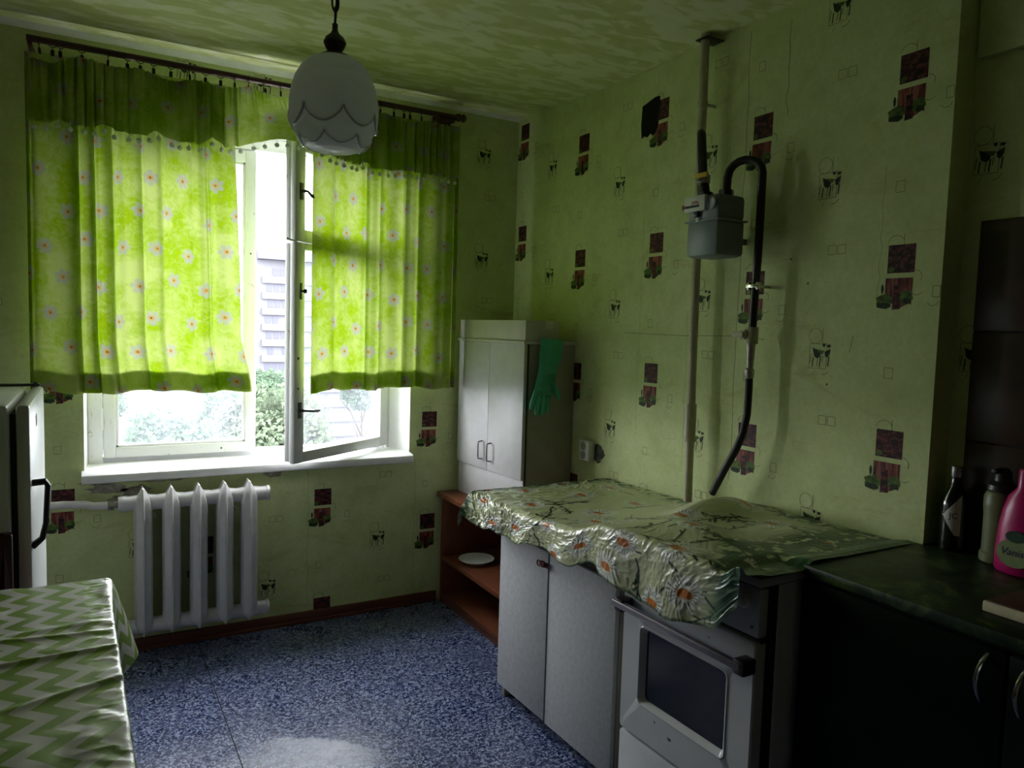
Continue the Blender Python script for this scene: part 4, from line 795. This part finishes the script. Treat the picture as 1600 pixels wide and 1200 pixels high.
# ------------------------------------------------------------------ pendant lamp
lx, ly = -1.494, -1.823
lp = thing('pendant_lamp', (lx, ly, 2.468), 'frosted white glass pendant lamp with scalloped rim hanging on a dark chain', 'lamp')
prof = [(.030, .200), (.046, .197), (.064, .188), (.080, .172), (.092, .152), (.100, .128), (.1045, .104), (.1055, .080), (.104, .056), (.100, .034), (.093, .016), (.082, .004), (.066, -.004), (.040, -.008), (.001, -.010)]
arc_ = np.concatenate([[0], np.cumsum(np.hypot(*np.diff(np.array(prof), axis=0).T))]); tt = np.linspace(0, arc_[-1], 150); aa = np.linspace(0, 2 * PI, 181)
pr_, pz_ = np.interp(tt, arc_, [p[0] for p in prof]), np.interp(tt, arc_, [p[1] for p in prof]); AA, RR = np.meshgrid(aa, pr_, indexing='ij'); ZZ = np.broadcast_to(pz_, AA.shape).copy()
for zc, am, ph in ((.079, .040, 4.634), (.024, .022, 4.634 + PI / 7)):
    ln = zc - am * np.abs(np.sin(3.5 * (AA - ph))) ** .55; RR = RR - .0070 * smooth((ln - ZZ) / .004 + .5) * smooth(RR / .03) + .0048 * np.exp(-((ln - ZZ) / .0036) ** 2) * smooth(RR / .05)
grid('shade', np.stack([lx + RR * .89 * np.cos(AA), ly + RR * .89 * np.sin(AA), 1.785 + ZZ * .95], -1), frost, lp, sub=lp.location)
ridge_shade = plain('shaded_ridge_grey', (.50, .53, .52), .12, .05, 30, .8)  # opaque grey puts the dark refraction line of the frosted ridges into colour
for zc, am, ph in ((.079, .040, 4.634), (.024, .022, 4.634 + PI / 7)):
    bl = []
    for a in np.linspace(0, 2 * PI, 337):
        z = zc - am * abs(math.sin(3.5 * (a - ph))) ** .55; r = float(np.interp(-z, [-p[1] for p in prof], [p[0] for p in prof])) * .89 - (.001 if zc > .03 else .0075); bl.append((lx + r * math.cos(a), ly + r * math.sin(a), 1.785 + z * .95))
    part('scalloped_bead', MB().tube(bl, .0021, 8, False), ridge_shade, lp, 'ridge tracing the scallops, darkened in colour for shading')
part('cap', MB().lathe((lx, ly, 1.970), [(.036, 0), (.037, .004), (.030, .009), (.014, .012), (.014, .016), (.020, .026), (.024, .036), (.020, .046), (.010, .054), (.006, .062), (.006, .075)], 28), dark_brown_plastic, lp, 'dark turned cap')
part('bulb', MB().lathe((lx, ly, 1.87), [(.002, -.05), (.018, -.045), (.028, -.025), (.029, -.005), (.020, .02), (.013, .04), (.013, .075)], 20), label_white, lp); part('socket', MB().cyl((lx, ly, 1.93), (lx, ly, 1.972), .017, 14), black_plastic, lp)
z = 2.043; k = 0; cn = MB()
while z < 2.44:
    e = [(math.cos(t) * .0075, math.sin(t) * .020) for t in np.linspace(0, 2 * PI, 15)]
    cn.tube([(lx + (a if k % 2 else a * .3), ly + (a * .3 if k % 2 else a), z + .016 + b) for a, b in e], .0022, 6, False); z += .031; k += 1
part('chain', cn, clip_m, lp); part('cable', MB().tube([(lx + .004 * math.sin(t * 9), ly + .004 * math.cos(t * 9), 2.04 + t * .42) for t in np.linspace(0, 1, 20)], .0028, 6), black_plastic, lp)
part('ceiling_hook', MB().cyl((lx, ly, 2.43), (lx, ly, 2.475), .004, 8).lathe((lx, ly, 2.44), [(.03, .0), (.034, .008), (.02, .022), (.004, .028)], 20), clip_m, lp)

# ------------------------------------------------------------------ outside
gd = struct('ground', MB().box(-220, 260, 12, 400, -24, -23), plain('distant_ground', (.045, .050, .060), .9, .3, .05, .1)); 
ab = thing('apartment_building', (34, 140, -23), 'tall pale apartment block with balconies and yellow roof structure seen through the open window leaf', 'building')
bw = plain('pale_concrete', (.100, .099, .108), .9, .08, .3, .1); bwin = plain('far_window_glass', (.066, .066, .084), .5, .12, .4, .2); bpar = plain('pale_parapet', (.108, .108, .109), .9, .08, .4, .1); byel = plain('yellow_cladding', (.15, .13, .07), .8, .1, .5, .1); broof = plain('eaves_shadow_lilac', (.085, .080, .110), .9, .1, .4, .1)  # the lilac of the eaves paints in the shadow at the roof slab
part('wall', MB().box(23.4, 46, 140, 154, -23, 14.6), bw, ab); part('eaves', MB().box(24.6, 46.3, 138.4, 154.3, 13.2, 14.7), broof, ab); part('roof_structure', MB().box(24.2, 42, 141, 150, 14.7, 17.4), byel, ab, 'yellow roof structure'); part('mast', MB().cyl((25.4, 141, 14.7), (25.4, 141, 17.6), .09, 8), broof, ab)
bal = MB().box(-9.9, 9.9, -.5, 0, 0, 1.25); wn_ = MB().box(-.50, .50, -.05, .05, 0, 1.35); b0 = w0 = None
for k in range(11):
    z = 10.2 - 2.95 * k
    if b0 is None: b0 = o = mobj('balcony', bal, bpar, ab)
    else: o = b0.copy(); COL.objects.link(o)
    o.location = (35.4 - 34, 139.95 - 140, z - 1.35 + 23)
    for i in range(9):
        if (k * 5 + i * 3) % 7 == 0: continue
        if w0 is None: w0 = q = mobj('window', wn_, bwin, ab)
        else: q = w0.copy(); COL.objects.link(q)
        q.location = (26.6 + 1.35 * i + .25 * (k % 3) - 34, -.02, z + .05 + 23)
leaf_m = plain('tree_foliage', (.070, .105, .066), .8, .25, 1.2, .1); leaf_p = plain('pale_foliage', (.085, .108, .070), .8, .25, 1.5, .1); 
for lm in (leaf_m, leaf_p):
    nt = lm.node_tree; b_ = nt.nodes['Principled BSDF']; tl = nt.nodes.new('ShaderNodeBsdfTranslucent'); mx = nt.nodes.new('ShaderNodeMixShader'); mx.inputs[0].default_value = .45
    nt.links.new(b_.inputs['Base Color'].links[0].from_socket, tl.inputs[0]); nt.links.new(b_.outputs[0], mx.inputs[1]); nt.links.new(tl.outputs[0], mx.inputs[2]); nt.links.new(mx.outputs[0], nt.nodes['Material Output'].inputs[0])
bark = plain('tree_bark', (.05, .04, .03), .9, .3, 3, .1)
def tree(name, loc, h, r, mat, label, nleaf, leaf, group='trees below the window', seed=0):
    g = np.random.default_rng(seed); t = thing(name, loc, label, 'tree', group)
    tm = MB(); tm.tube([(0, 0, 0), (.05 * r, 0, h * .4), (0, .03 * r, h * .75)], [.07 * r, .05 * r, .02 * r], 8)
    for k in range(7): a = k * 2.4; tm.tube([(0, 0, h * (.35 + .05 * k)), (.35 * r * math.cos(a), .35 * r * math.sin(a), h * (.45 + .06 * k)), (.7 * r * math.cos(a), .7 * r * math.sin(a), h * (.52 + .06 * k))], [.03 * r, .02 * r, .008 * r], 6)
    mobj('trunk', tm, bark, t)
    cs = g.normal(size=(26, 3)); cs /= np.linalg.norm(cs, axis=1)[:, None]; cs *= (.35 + .45 * g.random((26, 1))) * r; cs[:, 2] = cs[:, 2] * .9
    ctr = np.array((0, 0, h - r * .95)); ci = g.integers(0, 26, nleaf); d_ = g.normal(size=(nleaf, 3)); d_ /= np.linalg.norm(d_, axis=1)[:, None]
    p = ctr + cs[ci] + d_ * r * .36 * (.6 + .4 * g.random((nleaf, 1))); a = g.normal(size=(nleaf, 3)); a /= np.linalg.norm(a, axis=1)[:, None]; b = np.cross(a, d_); b /= np.linalg.norm(b, axis=1)[:, None] + 1e-6
    a = a * leaf; b = b * leaf * .6; v = np.stack([p - a, p - b, p + a, p + b], 1).reshape(-1, 3); mb = MB(); mb.v = [tuple(x) for x in v]; mb.f = [(4 * i, 4 * i + 1, 4 * i + 2, 4 * i + 3) for i in range(nleaf)]; mb.mi = [0] * nleaf
    c = mobj('crown', mb, mat, t, fix=False); c['kind'] = 'stuff'; return t
def copytree(t, loc, s, rz, label):
    c = t.copy(); COL.objects.link(c); c.location = loc; c.scale = (s, s, s); c.rotation_euler = (0, 0, rz); c['label'] = label
    for k in t.children: q = k.copy(); COL.objects.link(q); q.parent = c
    return c
tree('leafy_tree', (4.2, 26, -23), 22.6, 2.6, leaf_p, 'pale green leafy tree in front of the apartment block, seen through the open leaf', 9000, .11, seed=1)
t2 = tree('leafy_tree', (2.4, 46, -23), 19.4, 3.6, leaf_m, 'rounded green tree seen through the lower middle of the closed window leaf', 7000, .2, seed=2)
for k, (x, y, s, z) in enumerate(((-4.5, 52, .98, -23), (8, 60, 1.0, -23), (-14, 75, 1.08, -23), (-2, 80, 1.03, -23), (14, 78, 1.02, -23), (26, 82, 1.05, -23), (38, 84, 1.02, -23), (9.5, 40, .86, -23))):
    copytree(t2, (x, y, z), s, k * 1.1, 'distant hazy green tree beyond the lower window panes')
